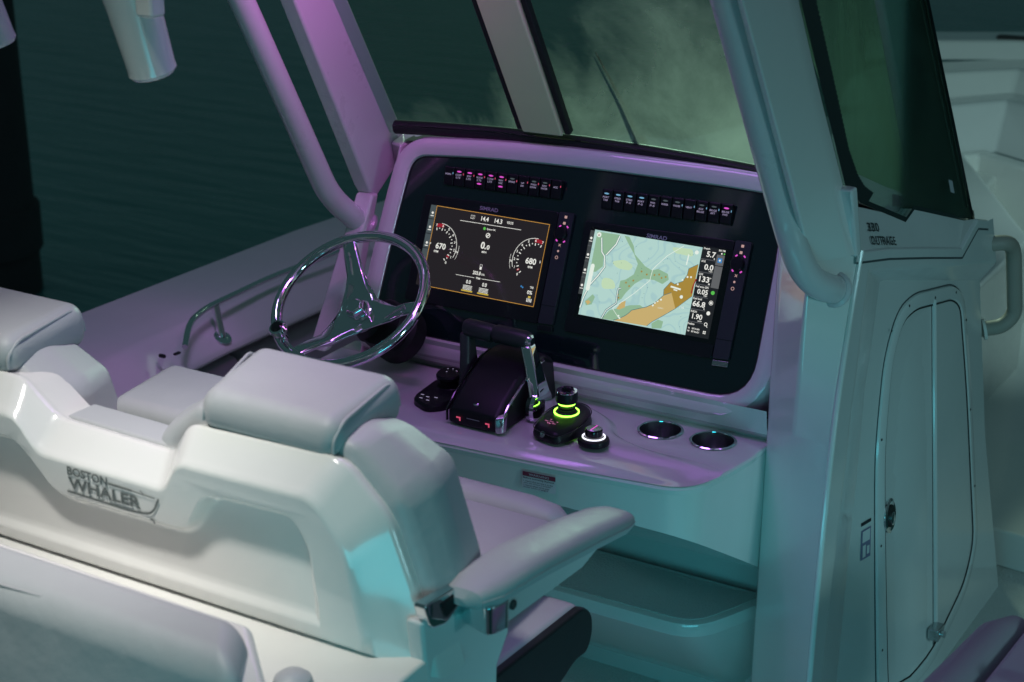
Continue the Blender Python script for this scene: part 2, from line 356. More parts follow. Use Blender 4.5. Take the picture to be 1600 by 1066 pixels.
wall2('bow_coaming', [(-.5, 4.50), (.2, 4.92), (1.3, 4.60)], .90, .985, .30, .05, GEL)
MB().lathe([(.06, 0), (.06, .01), (.04, .012)], (.405, 5.0, .986), n=20).build('cleat_base', RUB, fd)
MB().lathe([(.018, 0), (.015, .04)], (.41, 5.0, .99), n=12).build('cleat_post', CHR, fd)
MB().prism([(.02, 4.92, .986), (.19, 4.95, .986), (.19, 5.0, .986), (.02, 4.98, .986)], (0, 0, .012)).build('hatch_trim', RUB, fd)
MB().prism([(.36, 3.35, .225), (.75, 3.15, .225), (.75, 3.6, .225), (.42, 3.65, .225)], (0, 0, .05)).build('foot_recess', BPLA, fd, bevel=.01)

# ================================================================== HELM CONSOLE
T = R(22.003); SN, CS = math.sin(T), math.cos(T)
DN = V(0, -CS, SN); DV = V(0, SN, CS); DUv = V(1, 0, 0)
def dp(u, v, n=0.): return V(0, 0, 1.30)+DUv*u+DV*v+DN*n
con = thing('helm_console', (.5, 0, .1), 'white moulded helm console with black dash panel and side door', 'console')

outl = rpoly([(-.108, -.336), (.42, -.331), (.958, -.326), (.953, .0), (.945, .152), (.78, .155), (.64, .153), (.39, .149), (.131, .138), (-.085, .118), (-.098, -.05)],
             [.045, 0, .10, .0, .04, .2, .2, .2, .2, .045, .2], 7)
MB().prism([dp(p.x, p.y, -.03) for p in offset2(outl, -.0005)], DN*.030).build('dash_panel', BGLASS, con)
ring = []
for d, n in ((0.001, -.035), (.001, .004), (.004, .009), (.018, .016), (.032, .017), (.045, .012), (.052, .0), (.054, -.05), (.054, -.16)):
    ring.append([dp(p.x, p.y, n) for p in offset2(outl, d)])
MB().loft(ring).build('dash_surround', GEL, con)
# trim seam between panel and surround
MB().tube([dp(p.x, p.y, .001) for p in outl], .0022, n=6, closed=True).build('panel_gasket', RUB, con)
# side cheeks of the helm recess (port) and dash top
MB().hexa([(-.30, .34, .9), (-.135, -.16, .9), (-.135, .16, .9), (-.26, .36, .9)], [(-.20, .10, 1.42), (-.136, .055, 1.43), (-.13, .16, 1.44), (-.20, .18, 1.44)]).build('port_cheek', GEL, con, bevel=.008)
MB().loft([[dp(u, v, -.02) for u, v in ((-.14, .155), (.12, .186), (.38, .198), (.64, .2), (.88, .19), (1.0, .17))],
           [V(u, .17, 1.455+zz) for u, zz in ((-.16, -.02), (.12, .0), (.38, .01), (.64, .01), (.88, .0), (1.05, -.02))],
           [V(u, .45, 1.33) for u in (-.2, .12, .38, .64, .88, 1.1)], [V(u, 1.0, .95) for u in (-.2, .12, .38, .64, .88, 1.15)], [V(u, 1.05, .1) for u in (-.2, .12, .38, .64, .88, 1.2)]], closed=False).build('dash_top', RUB, con)
MB().hexa([(-.20, .1, .1), (-.14, -.12, .1), (-.14, 1.0, .1), (-.20, 1.0, .1)], [(-.20, .1, 1.3), (-.14, -.12, 1.0), (-.14, 1.0, .9), (-.20, 1.0, .9)]).build('port_wall', GEL, con)

# shelf ---------------------------------------------------------------
sh = rpoly([(-.22, -.50), (.05, -.535), (.40, -.518), (.72, -.492), (.975, -.462), (1.013, -.22), (1.012, -.05), (-.22, -.05)], [.05, .3, .3, .3, .085, .03, 0, 0], 8)
def shl(d, z, k=0): return [V(p.x, p.y, z+k*(p.y+.46)) for p in offset2(sh, d)]
MB().loft([shl(-.0045, .885), shl(.0, .898), shl(-.003, .9035), shl(-.012, .906)]).filled(shl(-.012, .906), [[V(cx+.0505*math.cos(-a*math.pi/20), cy+.0505*math.sin(-a*math.pi/20), .906) for a in range(40)] for cx, cy in ((.765, -.192), (.898, -.186))]).build('shelf', GEL, con)
# front apron under the shelf, its lower edge rising towards the seat
MB().loft([shl(-.0046, .8855), shl(-.012, .79, -.62)], cap0=False, cap1=True).build('shelf_apron', GEL, con)
# raised moulding that carries the controls; the cup-holder corner stays lower
rs = rpoly([(-.2, -.487), (.05, -.522), (.40, -.505), (.72, -.479), (.955, -.448), (.99, -.335), (.90, -.318), (.78, -.318), (.69, -.285), (.65, -.215), (.56, -.16), (.40, -.14), (-.2, -.14)], [.04, .3, .3, .3, .075, .03, .1, .1, .08, .06, .08, .1, 0], 7)
def rl(d, z):
    out = []
    for p in offset2(rs, d):
        k = max(0., min(1., (.97-p.x)/.28)); k = k*k*(3-2*k); out.append(V(p.x, p.y, .9064+(z-.9064)*max(.04, k)))
    return out
MB().loft([rl(.012, .9055), rl(.004, .908), rl(-.004, .916), rl(-.012, .9195), rl(-.02, .9205)], cap1=True).build('control_moulding', GEL, con)
# riser between shelf and dash
MB().loft([[V(x, y, z) for x in (-.14, .4, .8, 1.012)] for y, z in ((-.10, .89), (-.118, .915), (-.137, .93), (-.143, .95), (-.146, .975), (-.150, .993))], closed=False).build('dash_riser', GEL, con)
# foot space ----------------------------------------------------------
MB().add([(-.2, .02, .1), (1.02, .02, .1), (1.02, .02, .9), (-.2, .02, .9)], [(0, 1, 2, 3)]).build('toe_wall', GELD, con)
st = rpoly([(-.2, -.262), (.90, -.250), (.965, -.10), (1.0, .0), (-.2, .0)], [0, .11, .06, 0, 0], 8)
fr = thing('footrest', (.4, -.1, .1), 'low footrest step with nonslip tread under the dash', 'footrest')
MB().loft([[V(p.x, p.y, z) for p in offset2(st, d)] for d, z in ((-.012, .408), (0, .412), (.001, .432), (-.003, .444), (-.012, .4465))], cap0=True, cap1=True).build('slab', GEL, fr)
st2 = [p for p in offset2(st, -.022)]
MB().prism([V(p.x, min(p.y, -.012), .4468) for p in st2], (0, 0, .002)).build('tread', NONSKID, fr)
lo = [V(p.x, p.y, .412) for p in offset2(st, -.02)]; lo2 = [V(p.x-.02*0, p.y*.2+.12 if p.y < -.02 else .12, .1) for p in offset2(st, -.02)]
MB().loft([lo, [V(a.x, a.y*.55+b.y*.45, .24) for a, b in zip(lo, lo2)], lo2]).build('riser', GEL, fr)

# starboard pillar and side wall --------------------------------------
corner = [(1.195, -.122, 1.398), (1.195, -.172, 1.21), (1.195, -.210, 1.028), (1.195, -.236, .79), (1.195, -.253, .564), (1.195, -.275, .1)]
A0 = [(1.012, -.135, 1.398), (1.011, -.138, 1.21), (1.010, -.14, 1.028), (1.008, -.14, .79), (1.006, -.14, .564), (1.0, -.14, .1)]
A1 = [(1.033, -.15, 1.398), (1.031, -.15, 1.21), (1.029, -.15, 1.028), (1.027, -.15, .79), (1.024, -.15, .564), (1.018, -.15, .1)]
Bp = [(1.138, -.262, 1.398), (1.118, -.232, 1.21), (1.102, -.203, 1.028), (1.09, -.185, .79), (1.085, -.183, .564), (1.078, -.18, .1)]
inn = [(1.006, .05, z) for z in (1.398, 1.21, 1.028, .79, .564, .1)]
def sx(z, off=0.): return 1.2+.11*(1.4-z)+off
def flare(y):
    t = min(1, max(0, (y+.15)/.6)); return t*t*(3-2*t)
def sp(y, z, off=0.): return V(1.195+.11*(1.4-z)*flare(y)+off, y, z)
cf = [(c[0]-.002, c[1]+.02, c[2]) for c in corner]
MB().loft([spl(l, 30) for l in (inn, A0, A1, Bp, corner, cf)], closed=False).build('aft_pillar', GEL, con, bevel=.009, seg=4, ang=20)
MB().tube([V(c[0]+.001, c[1]+.006, c[2]) for c in spl(corner, 30)], .0075, n=10).build('corner_trim', GEL, con)
DO_ = -.050
LA = [(-.255, .1), (-.233, .564), (-.190, 1.028), (-.098, 1.378), (.586, 1.207), (.721, 1.25), (.84, 1.24)]
LB = [(-.195, .1), (-.155, .564), (-.108, 1.0), (-.055, 1.335), (.586, 1.182), (.742, 1.146), (.86, 1.115)]
LC = [(.0, .1), (.035, .564), (.082, 1.0), (.15, 1.249), (.687, 1.104), (.80, 1.0735), (.876, 1.053)]
def dens(L, st=.03, closed=False):
    P = [Vector(p) for p in L]; out = []
    for a, b in zip(P, P[1:]+(P[:1] if closed else [])):
        n = max(1, int((b-a).length/st)); out += [a.lerp(b, k/n) for k in range(n)]
    return out if closed else out+[P[-1]]
def dens3(*Ls):
    rows = [[] for _ in Ls]
    for k in range(len(Ls[0])-1):
        for q in range(10):
            for r, L in zip(rows, Ls): r.append(Vector(L[k]).lerp(Vector(L[k+1]), q/10))
    for r, L in zip(rows, Ls): r.append(Vector(L[-1]))
    return rows
ra, rb, rc = dens3(LA, LB, LC)
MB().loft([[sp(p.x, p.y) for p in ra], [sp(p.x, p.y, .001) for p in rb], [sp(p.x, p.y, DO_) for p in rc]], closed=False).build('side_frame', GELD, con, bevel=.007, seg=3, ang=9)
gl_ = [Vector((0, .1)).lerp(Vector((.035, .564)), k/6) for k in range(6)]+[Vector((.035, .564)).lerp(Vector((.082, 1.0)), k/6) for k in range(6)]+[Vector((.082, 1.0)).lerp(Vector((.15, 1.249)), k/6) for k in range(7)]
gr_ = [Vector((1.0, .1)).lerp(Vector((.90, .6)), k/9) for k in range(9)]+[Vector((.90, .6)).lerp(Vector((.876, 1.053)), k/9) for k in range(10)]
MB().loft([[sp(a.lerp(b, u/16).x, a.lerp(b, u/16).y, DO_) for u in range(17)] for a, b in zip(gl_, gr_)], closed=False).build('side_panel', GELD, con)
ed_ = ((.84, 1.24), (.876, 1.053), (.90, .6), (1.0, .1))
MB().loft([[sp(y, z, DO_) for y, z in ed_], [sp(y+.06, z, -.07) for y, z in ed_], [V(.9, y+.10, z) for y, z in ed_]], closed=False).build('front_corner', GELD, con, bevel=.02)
# sill below the side window
SA = [(-.142, 1.398), (.07, 1.352), (.30, 1.295), (.572, 1.225), (.706, 1.267), (.79, 1.245)]
SB = [(-.06, 1.478), (.11, 1.425), (.265, 1.366), (.325, 1.381), (.70, 1.262), (.785, 1.236)]
MB().loft([[sp(y, z-.02, 0.002) for y, z in SA], [sp(y, z, .003) for y, z in SA], [sp(y, z+.004, -.004) for y, z in SA], [sp(y, z, -.034) for y, z in SB], [sp(y, z, -.10) for y, z in SB]], closed=False).build('window_sill', GELD, con, bevel=.003, ang=15)
MB().add([sp(-.142, 1.398, .002), sp(-.205, 1.547, .0), sp(-.10, 1.535, -.04), sp(-.06, 1.478, -.034)], [(0, 1, 2, 3)]).build('sill_end', GELD, con)
MB().hexa([sp(-.15, 1.39, .006), sp(-.125, 1.395, .008), sp(-.175, 1.555, .006), sp(-.20, 1.55, .002)], [sp(-.15, 1.39, -.03), sp(-.125, 1.395, -.03), sp(-.175, 1.555, -.04), sp(-.20, 1.55, -.04)]).build('sill_gusset', GELD, con, bevel=.006)
tU = (sp(.131, 1.356, -.02)-sp(-.033, 1.399, -.02)).normalized(); tW = V(-.22, .06, 1).normalized(); tW = (tW-tU*tW.dot(tU)).normalized()
def sillpt(y, z):
    # on the sloping sill plane, 3 mm proud
    a, b, c = sp(.0, 1.37, -.003), sp(.5, 1.25, -.003), sp(.11, 1.425, -.034); n = (b-a).cross(c-a).normalized()
    if n.x < 0: n = -n
    p0 = V(1.18, y, z); d = V(1, 0, 0); t = (n.dot(a-p0))/n.dot(d); return p0+d*t+n*.0050, n
pt, sn = sillpt(.02, 1.412); tU = (sillpt(.30, 1.34)[0]-sillpt(.0, 1.417)[0]).normalized(); tW = sn.cross(tU); tW = tW if tW.z > 0 else -tW
mb = MB(); mb.text('330', sillpt(.010, 1.414)[0], tU, tW, .021, .070, .025); mb.text('OUTRAGE', sillpt(.044, 1.376)[0], tU, tW, .021, .155, .025)
mb.build('model_lettering', LINK, con, smooth=False)

MB().ribbon([sp(y, z-.0225, .0025) for y, z in SA], .005, (1, 0, .11)).build('sill_shadow_line', SEAL_SHADOW, con)  # dark ribbon painting the shadow line below the sill edge

# access door ---------------------------------------------------------
door = thing('access_door', (1.25, .3, .25), 'flush access door with rounded top in the console side', 'door')
do = dens(rpoly([(.178, .12), (.172, .191), (.158, .526), (.147, .834), (.185, 1.05), (.257, 1.142), (.358, 1.154), (.647, 1.099), (.724, 1.051), (.765, .80), (.80, .33), (.70, .225), (.30, .12)], [.0, .1, .3, .2, .1, .06, .06, .05, .05, .3, .06, .08, 0], 5), .04, True)
sgn = 1 if sum(a.x*b.y-b.x*a.y for a, b in zip(do, do[1:]+do[:1])) > 0 else -1
def yh(z): return .484-.0587*(1.105-z)
def dl(d, off): return [sp(p.x, p.y, DO_+off) for p in offset2(do, d*sgn)]
MB().loft([dl(.006, -.001), dl(.003, .006), dl(-.004, .0085), dl(-.026, .0085), dl(-.030, .005), dl(-.031, -.003)]).build('door_frame', GELD, door)
dpi = offset2(do, -.0345*sgn)
for side in (-1, 1):
    pl_ = []
    for p_ in dpi:
        q_ = Vector((min(p_.x, yh(p_.y)-.010) if side < 0 else max(p_.x, yh(p_.y)+.010), p_.y))
        if not pl_ or (q_-pl_[-1]).length > 1e-4: pl_.append(q_)
    fr_ = [sp(p_.x, p_.y, DO_+.003) for p_ in pl_]
    MB().filled(fr_, []).loft([fr_, [p_-V(.012, 0, 0) for p_ in fr_]]).build('door_leaf', GELD, door, ang=40)
for dy in (-.011, .011):
    MB().tube([sp(yh(z)+dy, z, DO_+.003) for z in (.16, .4, .6, .8, 1.0, 1.112)], .0016, n=6).build('hinge_seal', SEAL_SHADOW, door)
MB().tube(dl(-.0325, .0038), .0022, n=6, closed=True).build('inner_seal', RUB, door)
MB().tube(dl(.0075, .0004), .0018, n=6, closed=True).build('outer_shadow_line', SEAL_SHADOW, door)  # thin grey line drawn as the shadow line around the door frame
MB().loft([[sp(yh(z)+y, z, DO_+o) for z in (.22, .4, .6, .8, 1.0, 1.112)] for y, o in ((-.008, .001), (-.006, .009), (.0, .012), (.006, .009), (.008, .001))], closed=False).build('piano_hinge', GELD, door)
MB().box((1.272, .385, .218), (1.302, .435, .252)).build('hinge_stop', STEEL, door, bevel=.004)
MB().lathe([(.010, 0), (.010, .012)], (1.30, .405, .235), (1, 0, .11), n=12).build('stop_bolt', CHR, door)
lx = (1, 0, .11); lc = sp(.209, .631, DO_+.003)
def oval(c, prof, ry, mtl, name, parent, n=28):
    ax = V(1, 0, .11).normalized(); b = V(0, 1, 0); cz = V(-.11, 0, 1).normalized()
    return MB().loft([[c+ax*h+(b*math.cos(2*math.pi*k/n)*r+cz*math.sin(2*math.pi*k/n)*r*ry) for k in range(n)] for r, h in prof], cap1=True).build(name, mtl, parent)
lat = oval(lc, [(.036, 0), (.036, .003), (.030, .006), (.027, .005)], 1.25, CHR, 'latch', door)
oval(lc, [(.024, .003), (.024, .0062)], 1.2, RUB, 'latch_pocket', lat)
oval(lc+V(.002, .0, -.006), [(.012, .004), (.012, .009), (.008, .011)], 1.5, CHR, 'latch_handle', lat)
for (y, z) in ((.158, .849), (.164, .567), (.176, .276), (.203, 1.112), (.309, 1.144), (.486, 1.116), (.650, 1.084), (.728, .987), (.748, .731), (.772, .502)):
    MB().lathe([(.0036, 0), (.0036, .001), (.002, .002)], sp(y, z, DO_+.0082), lx, n=8).build('screw', LINK, door)
s2 = thing('door_sticker', (1.2, .10, .55), 'small grey picture sticker beside the access door latch', 'sticker')
stU, stW = V(0, 1, 0), V(-.11, 0, 1)
def sq(mb, y0, y1, z0, z1, off): return mb.add([sp(y0, z0, off), sp(y1, z0, off), sp(y1, z1, off), sp(y0, z1, off)], [(0, 1, 2, 3)])
sq(MB(), .088, .130, .552, .632, DO_+.0015).build('backing', mat('sticker_violet', (.20, .19, .30), .5), s2)
mb = MB(); sq(mb, .093, .125, .598, .628, DO_+.0023); sq(mb, .095, .108, .558, .590, DO_+.0023); sq(mb, .113, .124, .562, .584, DO_+.0023); setp(mb.build('picture', STKW, s2), kind='stuff')
sq(MB(), .086, .130, .644, .653, DO_+.0015).build('caption', STKB, s2)

# warning sticker on the apron ----------------------------------------
ws = thing('warning_label', (.615, -.497, .855), 'white warning label with red header on the shelf apron', 'label')
def apt(u, z, o=0):  # apron front surface near x .55 to .68
    y = -.518+(u-.40)*(.026/.32)+.0045; n = V(.081, -1, 0).normalized(); return V(u, y, z)+n*(.003+o)
def aq(mb, u0, u1, z0, z1, o): return mb.add([apt(u0, z0, o), apt(u1, z0, o), apt(u1, z1, o), apt(u0, z1, o)], [(0, 1, 2, 3)])
aq(MB(), .573, .657, .836, .879, 0).build('backing', STKW, ws)
aq(MB(), .574, .656, .867, .878, .0006).build('header', STKR, ws)
mb = MB(); au = (apt(.66, .9)-apt(.57, .9)).normalized()
mb.text('WARNING', apt(.615, .8725, .001), au, V(0, 0, 1), .006, .05)
mb.build('header_lettering', STKW, ws, smooth=False)
mb = MB()
mb.text('Before activating Skyhook', apt(.615, .8625, .001), au, V(0, 0, 1), .0055, .078, .01)
for i, t in enumerate(('1. Insure that no one is in the', 'water near the boat or propeller', '2. Instruct others not to enter', 'water when engaged')):
    mb.text(t, apt(.613-.002*i, .8555-.0052*i, .001), au, V(0, 0, 1), .004, .074-.004*i, .005)
mb.build('lettering', STKB, ws, smooth=False)

# cup holders ---------------------------------------------------------
for i, (cx, cy, lab) in enumerate(((.765, -.192, 'left steel cup holder sunk in the dash shelf beside the joystick'), (.898, -.186, 'right steel cup holder at the outer end of the dash shelf'))):
    c = thing('cup_holder', (cx, cy, .85), lab, 'cup holder', 'cup holders in the dash shelf')
    MB().lathe([(.049, .0), (.0535, .0012), (.055, .0035), (.0525, .0055), (.049, .0045), (.0475, -.002)], (cx, cy, .906), n=40, cap0=False, cap1=False).build('rim', CHR, c)
    MB().lathe([(.0478, .003), (.047, -.01), (.0455, -.075), (.040, -.083), (.0, -.085)], (cx, cy, .906), n=40, cap0=False, cap1=False).build('well', STEEL, c)

# ------------------------------------------------------------------ rocker switches
LEFT = [('HORN',), ('COCKPIT', 'LTS'), ('BOW', 'LTS'), ('FLOOD', 'LTS'), ('T-TOP', 'LTS'), ('NAV', 'ANC'), ('SPARE',), ('UP', 'DN'), ('WASH', 'DOWN'), ('RAW', 'WATER'), ('ACC',)]
RIGHT = [('PORT', 'TAB'), ('STBD', 'TAB'), ('STBD', 'P-S'), ('PORT', 'P-S'), ('FWD', 'P-S'), ('WIPER',), ('WASHER',), ('VENT',), ('AUX', 'BILGE'), ('BILGE', 'AFT'), ('BILGE', 'FWD')]
def rocker(u, v, wd, ht, words, lamps, side_lamp, idx):
    cx, cy = u, v
    m = MB(); P = []
    prof = [(-.5, .0), (-.5, .006), (-.38, .0095), (-.05, .0125), (.10, .0125), (.40, .016), (.5, .0145), (.5, 0)]
    P = [[dp(cx+sx_*wd/2, cy+t*ht, n) for t, n in prof] for sx_ in (-1, 1)]
    m.loft(P, cap0=True, cap1=True)
    o = m.build('rocker_switch', BPLA, con, bevel=.0022, seg=2)
    tx = MB()
    for j, wds in enumerate(words):
        tx.text(wds, dp(cx-.0015, cy+.004-.0068*j, .0145), DUv, DV, .0046, min(.0185, .0042*len(wds)), .02)
    tx.build('legend', LEG, o, smooth=False)
    for (t, mm) in lamps:
        l = MB().prism([dp(cx+math.cos(a*math.pi/6)*.0065, cy+t*ht+math.sin(a*math.pi/6)*.0020, .0135 if t < .1 else .0165) for a in range(12)], DN*.0008).build('lamp', mm, o)
    if side_lamp:
        MB().prism([dp(cx+wd*.42, cy+.005, .0148), dp(cx+wd*.48, cy+.005, .0148), dp(cx+wd*.48, cy+.0095, .0155), dp(cx+wd*.42, cy+.0095, .0155)], DN*.0008).build('edge_lamp', side_lamp, o)
for i in range(11):
    f = i/10
    lm = {1: [(.26, PINK)], 2: [(.26, PINK)], 3: [(.26, PINK), (-.24, PINK)], 4: [(.26, PINK)], 5: [(.26, PINK), (-.24, PINK)]}.get(i, [(.24, SGREY)] if i in (6, 8, 9) else [])
    rocker(.0385+.3155*f, .0805+.0075*f, .0285, .048, LEFT[i], lm, BLUEL if i == 0 else PINKR, i)
for i in range(11):
    f = i/10
    lm = [(.26, BLUEL)] if i < 4 else ([(.26, PINK)] if i == 10 else ([] if i == 7 else [(.26, SGREY)]))
    rocker(.4965+.3165*f, .0835+.0085*f, .0285, .049, RIGHT[i], lm, None if i < 6 else BLUEL, i)

# ------------------------------------------------------------------ displays
def rect(mb, u0, u1, v0, v1, n): return mb.add([dp(u0, v0, n), dp(u1, v0, n), dp(u1, v1, n), dp(u0, v1, n)], [(0, 1, 2, 3)])
def poly(mb, pts, n):
    P = [dp(u, v, n) for u, v in pts]; tri = tessellate_polygon([[V(u, v, 0) for u, v in pts]]); return mb.add(P, [tuple(t) for t in tri])
def lines(mb, pts, wd, n): return mb.ribbon([dp(u, v, n) for u, v in pts], wd, DN)
def T_(mb, s, u, v, h, wd=None, bold=.015, n=.0092): return mb.text(s, dp(u, v, n), DUv, DV, h, wd, bold)
def arc(cx, cy, rx, ry, a0, a1, k=28): return [(cx+rx*math.cos(R(a0+(a1-a0)*i/k)), cy+ry*math.sin(R(a0+(a1-a0)*i/k))) for i in range(k+1)]
def disc(mb, u, v, r, n, k=14): return mb.add([dp(u+r*math.cos(2*math.pi*i/k), v+r*math.sin(2*math.pi*i/k), n) for i in range(k)], [tuple(range(k))])
def ringf(mb, u, v, r, wd, n, k=20): return lines(mb, arc(u, v, r, r, 0, 360, k), wd, n)

def display(u0, label):
    d = thing('multifunction_display', dp(u0+.17, -.25, 0), label, 'display', 'displays in the dash panel')
    MB().prism([dp(p.x, p.y, 0) for p in rpoly([(u0-.026, -.252), (u0+.371, -.247), (u0+.371, .034), (u0-.026, .024)], .008, 4)], DN*.006).build('bezel', BEZ, d, bevel=.002, seg=2)
    MB().prism([dp(p.x, p.y, 0) for p in rpoly([(u0+.374, -.245), (u0+.415, -.243), (u0+.415, .036), (u0+.374, .035)], .004, 3)], DN*.0085).build('key_strip', STRIP, d, bevel=.0015, seg=2)
    MB().prism([dp(u0+.375, -.262, 0), dp(u0+.415, -.260, 0), dp(u0+.415, -.247, 0), dp(u0+.375, -.249, 0)], DN*.007).build('card_door', STEEL if u0 > .3 else BEZ, d, bevel=.001)
    mb = MB(); lines(mb, [(u0+.374, -.199), (u0+.415, -.198)], .0012, .0088); mb.build('strip_seam', BGLO, d)
    mb = MB(); T_(mb, 'SIMRAD', u0+.172, .0125,   .0098, .054, .012, .0064); mb.build('maker_lettering', GREYT, d, smooth=False)
    ku, kv = u0+.392, -.0185
    MB().lathe([(.0165, .0), (.0165, .010), (.014, .013), (.0, .0132)], dp(ku, kv, .0085), DN, n=28).build('rotary_knob', BPLA, d, bevel=0)
    for du, dv in ((-.0085, .0185), (.0125, .0190), (-.0105, -.0175), (.0105, -.0178)):
        mb = MB(); lines(mb, [(ku+du-.0025*(1 if du*dv > 0 else -1), dv+kv+.002), (ku+du+.0022*(1 if du*dv > 0 else -1), dv+kv-.002)], .0034, .0090); mb.build('key_lamp', PINK, d)
    for kk, dv in enumerate((.0425, .0270, -.0280, -.0430, -.0590)):
        m_ = MB(); uu = u0+.3945-.001*kk
        if kk < 2: rect(m_, uu-.0035, uu+.0035, kv+dv-.0032, kv+dv+.0032, .0091)
        elif kk == 2: lines(m_, [(uu-.003, kv+dv-.003), (uu+.003, kv+dv+.003)], .0014, .0091); lines(m_, [(uu-.003, kv+dv+.003), (uu+.003, kv+dv-.003)], .0014, .0091)
        elif kk == 3: disc(m_, uu, kv+dv, .0028, .0091)
        else: ringf(m_, uu, kv+dv, .0036, .0014, .0091)
        m_.build('key_symbol', mat('key_glow%d' % kk, (0, 0, 0, 1), .5, emit=lin((205, 165, 160)), es=.8), d)
    return d

# left display: engine page
d1 = display(0., 'left dash display showing two engine gauges on a dark page')
S0 = .0066; S1 = .0072; S2 = .0078
rect(MB(), .0, .353, -.2085, .0005, S0).build('screen', SDARK, d1)
mb = MB(); rect(mb, .0, .0175, -.150, .0, S1); mb.build('side_tabs', SGREY, d1)
mb = MB()
for v in (-.036, -.074, -.112): rect(mb, .0, .0175, v-.001, v+.001, S2)
mb.build('tab_gaps', SBLK, d1)
mb = MB()
for v in (-.024, -.061, -.102): disc(mb, .0095, v+.004, .0032, S2); rect(mb, .0045, .0145, v-.0045, v-.0025, S2)
# gauges
for (cx, cy, s, r0) in ((.042, -.101, 1, '670'), (.326, -.098, -1, '680')):
    a_ = lambda a: 90-s*a if s > 0 else 90+a
    ra, rb = .058, .058
    def ang(t): return 108-s*0-(t)*(1) if s > 0 else 72+t
    A0_, A1_ = (104, -48) if s > 0 else (70, 226)
    lines(mb, arc(cx, cy, ra, rb, A0_-16 if s > 0 else A0_+16, A1_+24 if s > 0 else A1_-24, 36), .0013, S2)
    for i in range(15):
        a = A0_+(A1_-A0_)*i/14; L = .0065 if i % 2 == 0 else .003
        q = [(cx+(ra*.80-L*k)*math.cos(R(a)), cy+(rb*.80-L*k)*math.sin(R(a))) for k in (0, 1)]
        lines(mb, q, .0022, S2)
        if i % 2 == 0 and i > 0:
            T_(mb, str(7-i//2), cx+ra*.905*math.cos(R(a)), cy+rb*.905*math.sin(R(a)), .0065, None, .02, S2)
    T_(mb, '7', cx+ra*.92*math.cos(R(A0_)), cy+rb*.92*math.sin(R(A0_)), .0065, None, .02, S2)
    T_(mb, r0, cx+(.011 if s > 0 else -.005), cy, .0155, .030, .02, S2); T_(mb, 'RPM', cx+(.0 if s > 0 else -.004), cy-.015, .0055, .013, .02, S2)
    T_(mb, 'P' if s > 0 else 'S', cx-.0215 if s > 0 else cx+.021, cy+.002, .006, None, .02, S2)
    lines(mb, arc(cx, cy, ra*1.13, rb*1.13, (8 if s > 0 else 172), (-24 if s > 0 else 204), 10), .0008, S2)
    T_(mb, 'N', cx+s*ra*1.06, cy-.0075, .006, None, .02, S2)
lines(mb, [(.095, -.0275), (.185, -.0265), (.276, -.0255)], .0012, S2); lines(mb, [(.114, -.165), (.170, -.1645)], .001, S2); lines(mb, [(.191, -.164), (.246, -.163)], .001, S2)
T_(mb, '14.4', .167, -.0135, .0115, .022, .02, S2); T_(mb, '14.3', .207, -.0135, .0115, .022, .02, S2); T_(mb, 'VOLTS', .241, -.013, .0065, .019, .02, S2)
lines(mb, [(.125, -.018), (.136, -.018), (.136, -.0095), (.125, -.0095), (.125, -.018)], .001, S2); T_(mb, '-+', .1305, -.0138, .003, .006, .02, S2)
T_(mb, 'System OK', .191, -.038, .0055, .026, .02, S2); ringf(mb, .185, -.0535, .0055, .0018, S2); lines(mb, [(.181, -.057), (.189, -.050)], .0025, S2)
T_(mb, '0.', .178, -.080, .018, .016, .025, S2); T_(mb, '0', .192, -.083, .0115, .0085, .025, S2); T_(mb, 'MPH', .183, -.0965, .005, .0135, .02, S2)
rect(mb, .1795, .1855, -.1415, -.1345, S2); lines(mb, [(.1795, -.1345), (.1795, -.1285), (.1855, -.1285), (.1855, -.1345)], .0009, S2)
T_(mb, '203.8', .174, -.1515, .0095, .023, .02, S2); T_(mb, 'GAL', .193, -.1528, .0048, .010, .02, S2); T_(mb, 'TRIM', .1805, -.1643, .005, .013, .02, S2)
for u in (.155, .203):
    T_(mb, '0.0', u, -.1775, .0095, .0135, .02, S2)
    for q in range(4): lines(mb, [(u-.0135, -.1875-.0032*q), (u+.0135, -.1875-.0032*q)], .0014, S2)
T_(mb, 'TAB', .338, -.162, .0055, .010, .02, S2); T_(mb, '0%', .335, -.175, .0095, .0145, .02, S2)
for q in range(4): rect(mb, .330+.004*q, .332+.004*q, -.199, -.190, S2)
setp(mb.build('screen_lettering', WHT, d1, smooth=False), kind='stuff')
mb = MB()
lines(mb, [(.0185, -.0005), (.353, -.0005)], .0013, S2); lines(mb, [(.353, .0), (.353, -.2085)], .0013, S2); lines(mb, [(.353, -.208), (.0185, -.208)], .0013, S2); lines(mb, [(.0188, -.2085), (.0188, 0)], .0013, S2)
mb.build('screen_border', SORG, d1)
mb = MB()
for cx, cy, a0, a1 in ((.042, -.101, 104, 80), (.326, -.098, 70, 96)):
    lines(mb, arc(cx, cy, .0525, .0525, a0, a1, 8), .009, S1)
for cx, s in ((.042, 1), (.326, -1)): lines(mb, arc(cx, -.1, .044, .044, -36 if s > 0 else 216, -30 if s > 0 else 210, 3), .008, S1)
mb.build('gauge_red_zones', SRED, d1)
mb = MB(); disc(mb, .171, -.0375, .0038, S2); mb.build('ok_mark', SGRN, d1)
mb = MB()
for u in (.155, .203): rect(mb, u-.0165, u+.0165, -.2025, -.1990, S2)
rect(mb, .333, .340, -.189, -.184, S2); mb.build('trim_bars', SYEL, d1)['kind'] = 'stuff'
mb = MB(); disc(mb, .308, -.1635, .0022, S2); disc(mb, .3125, -.1655, .0022, S2); mb.build('blue_dots', SBLUE, d1)

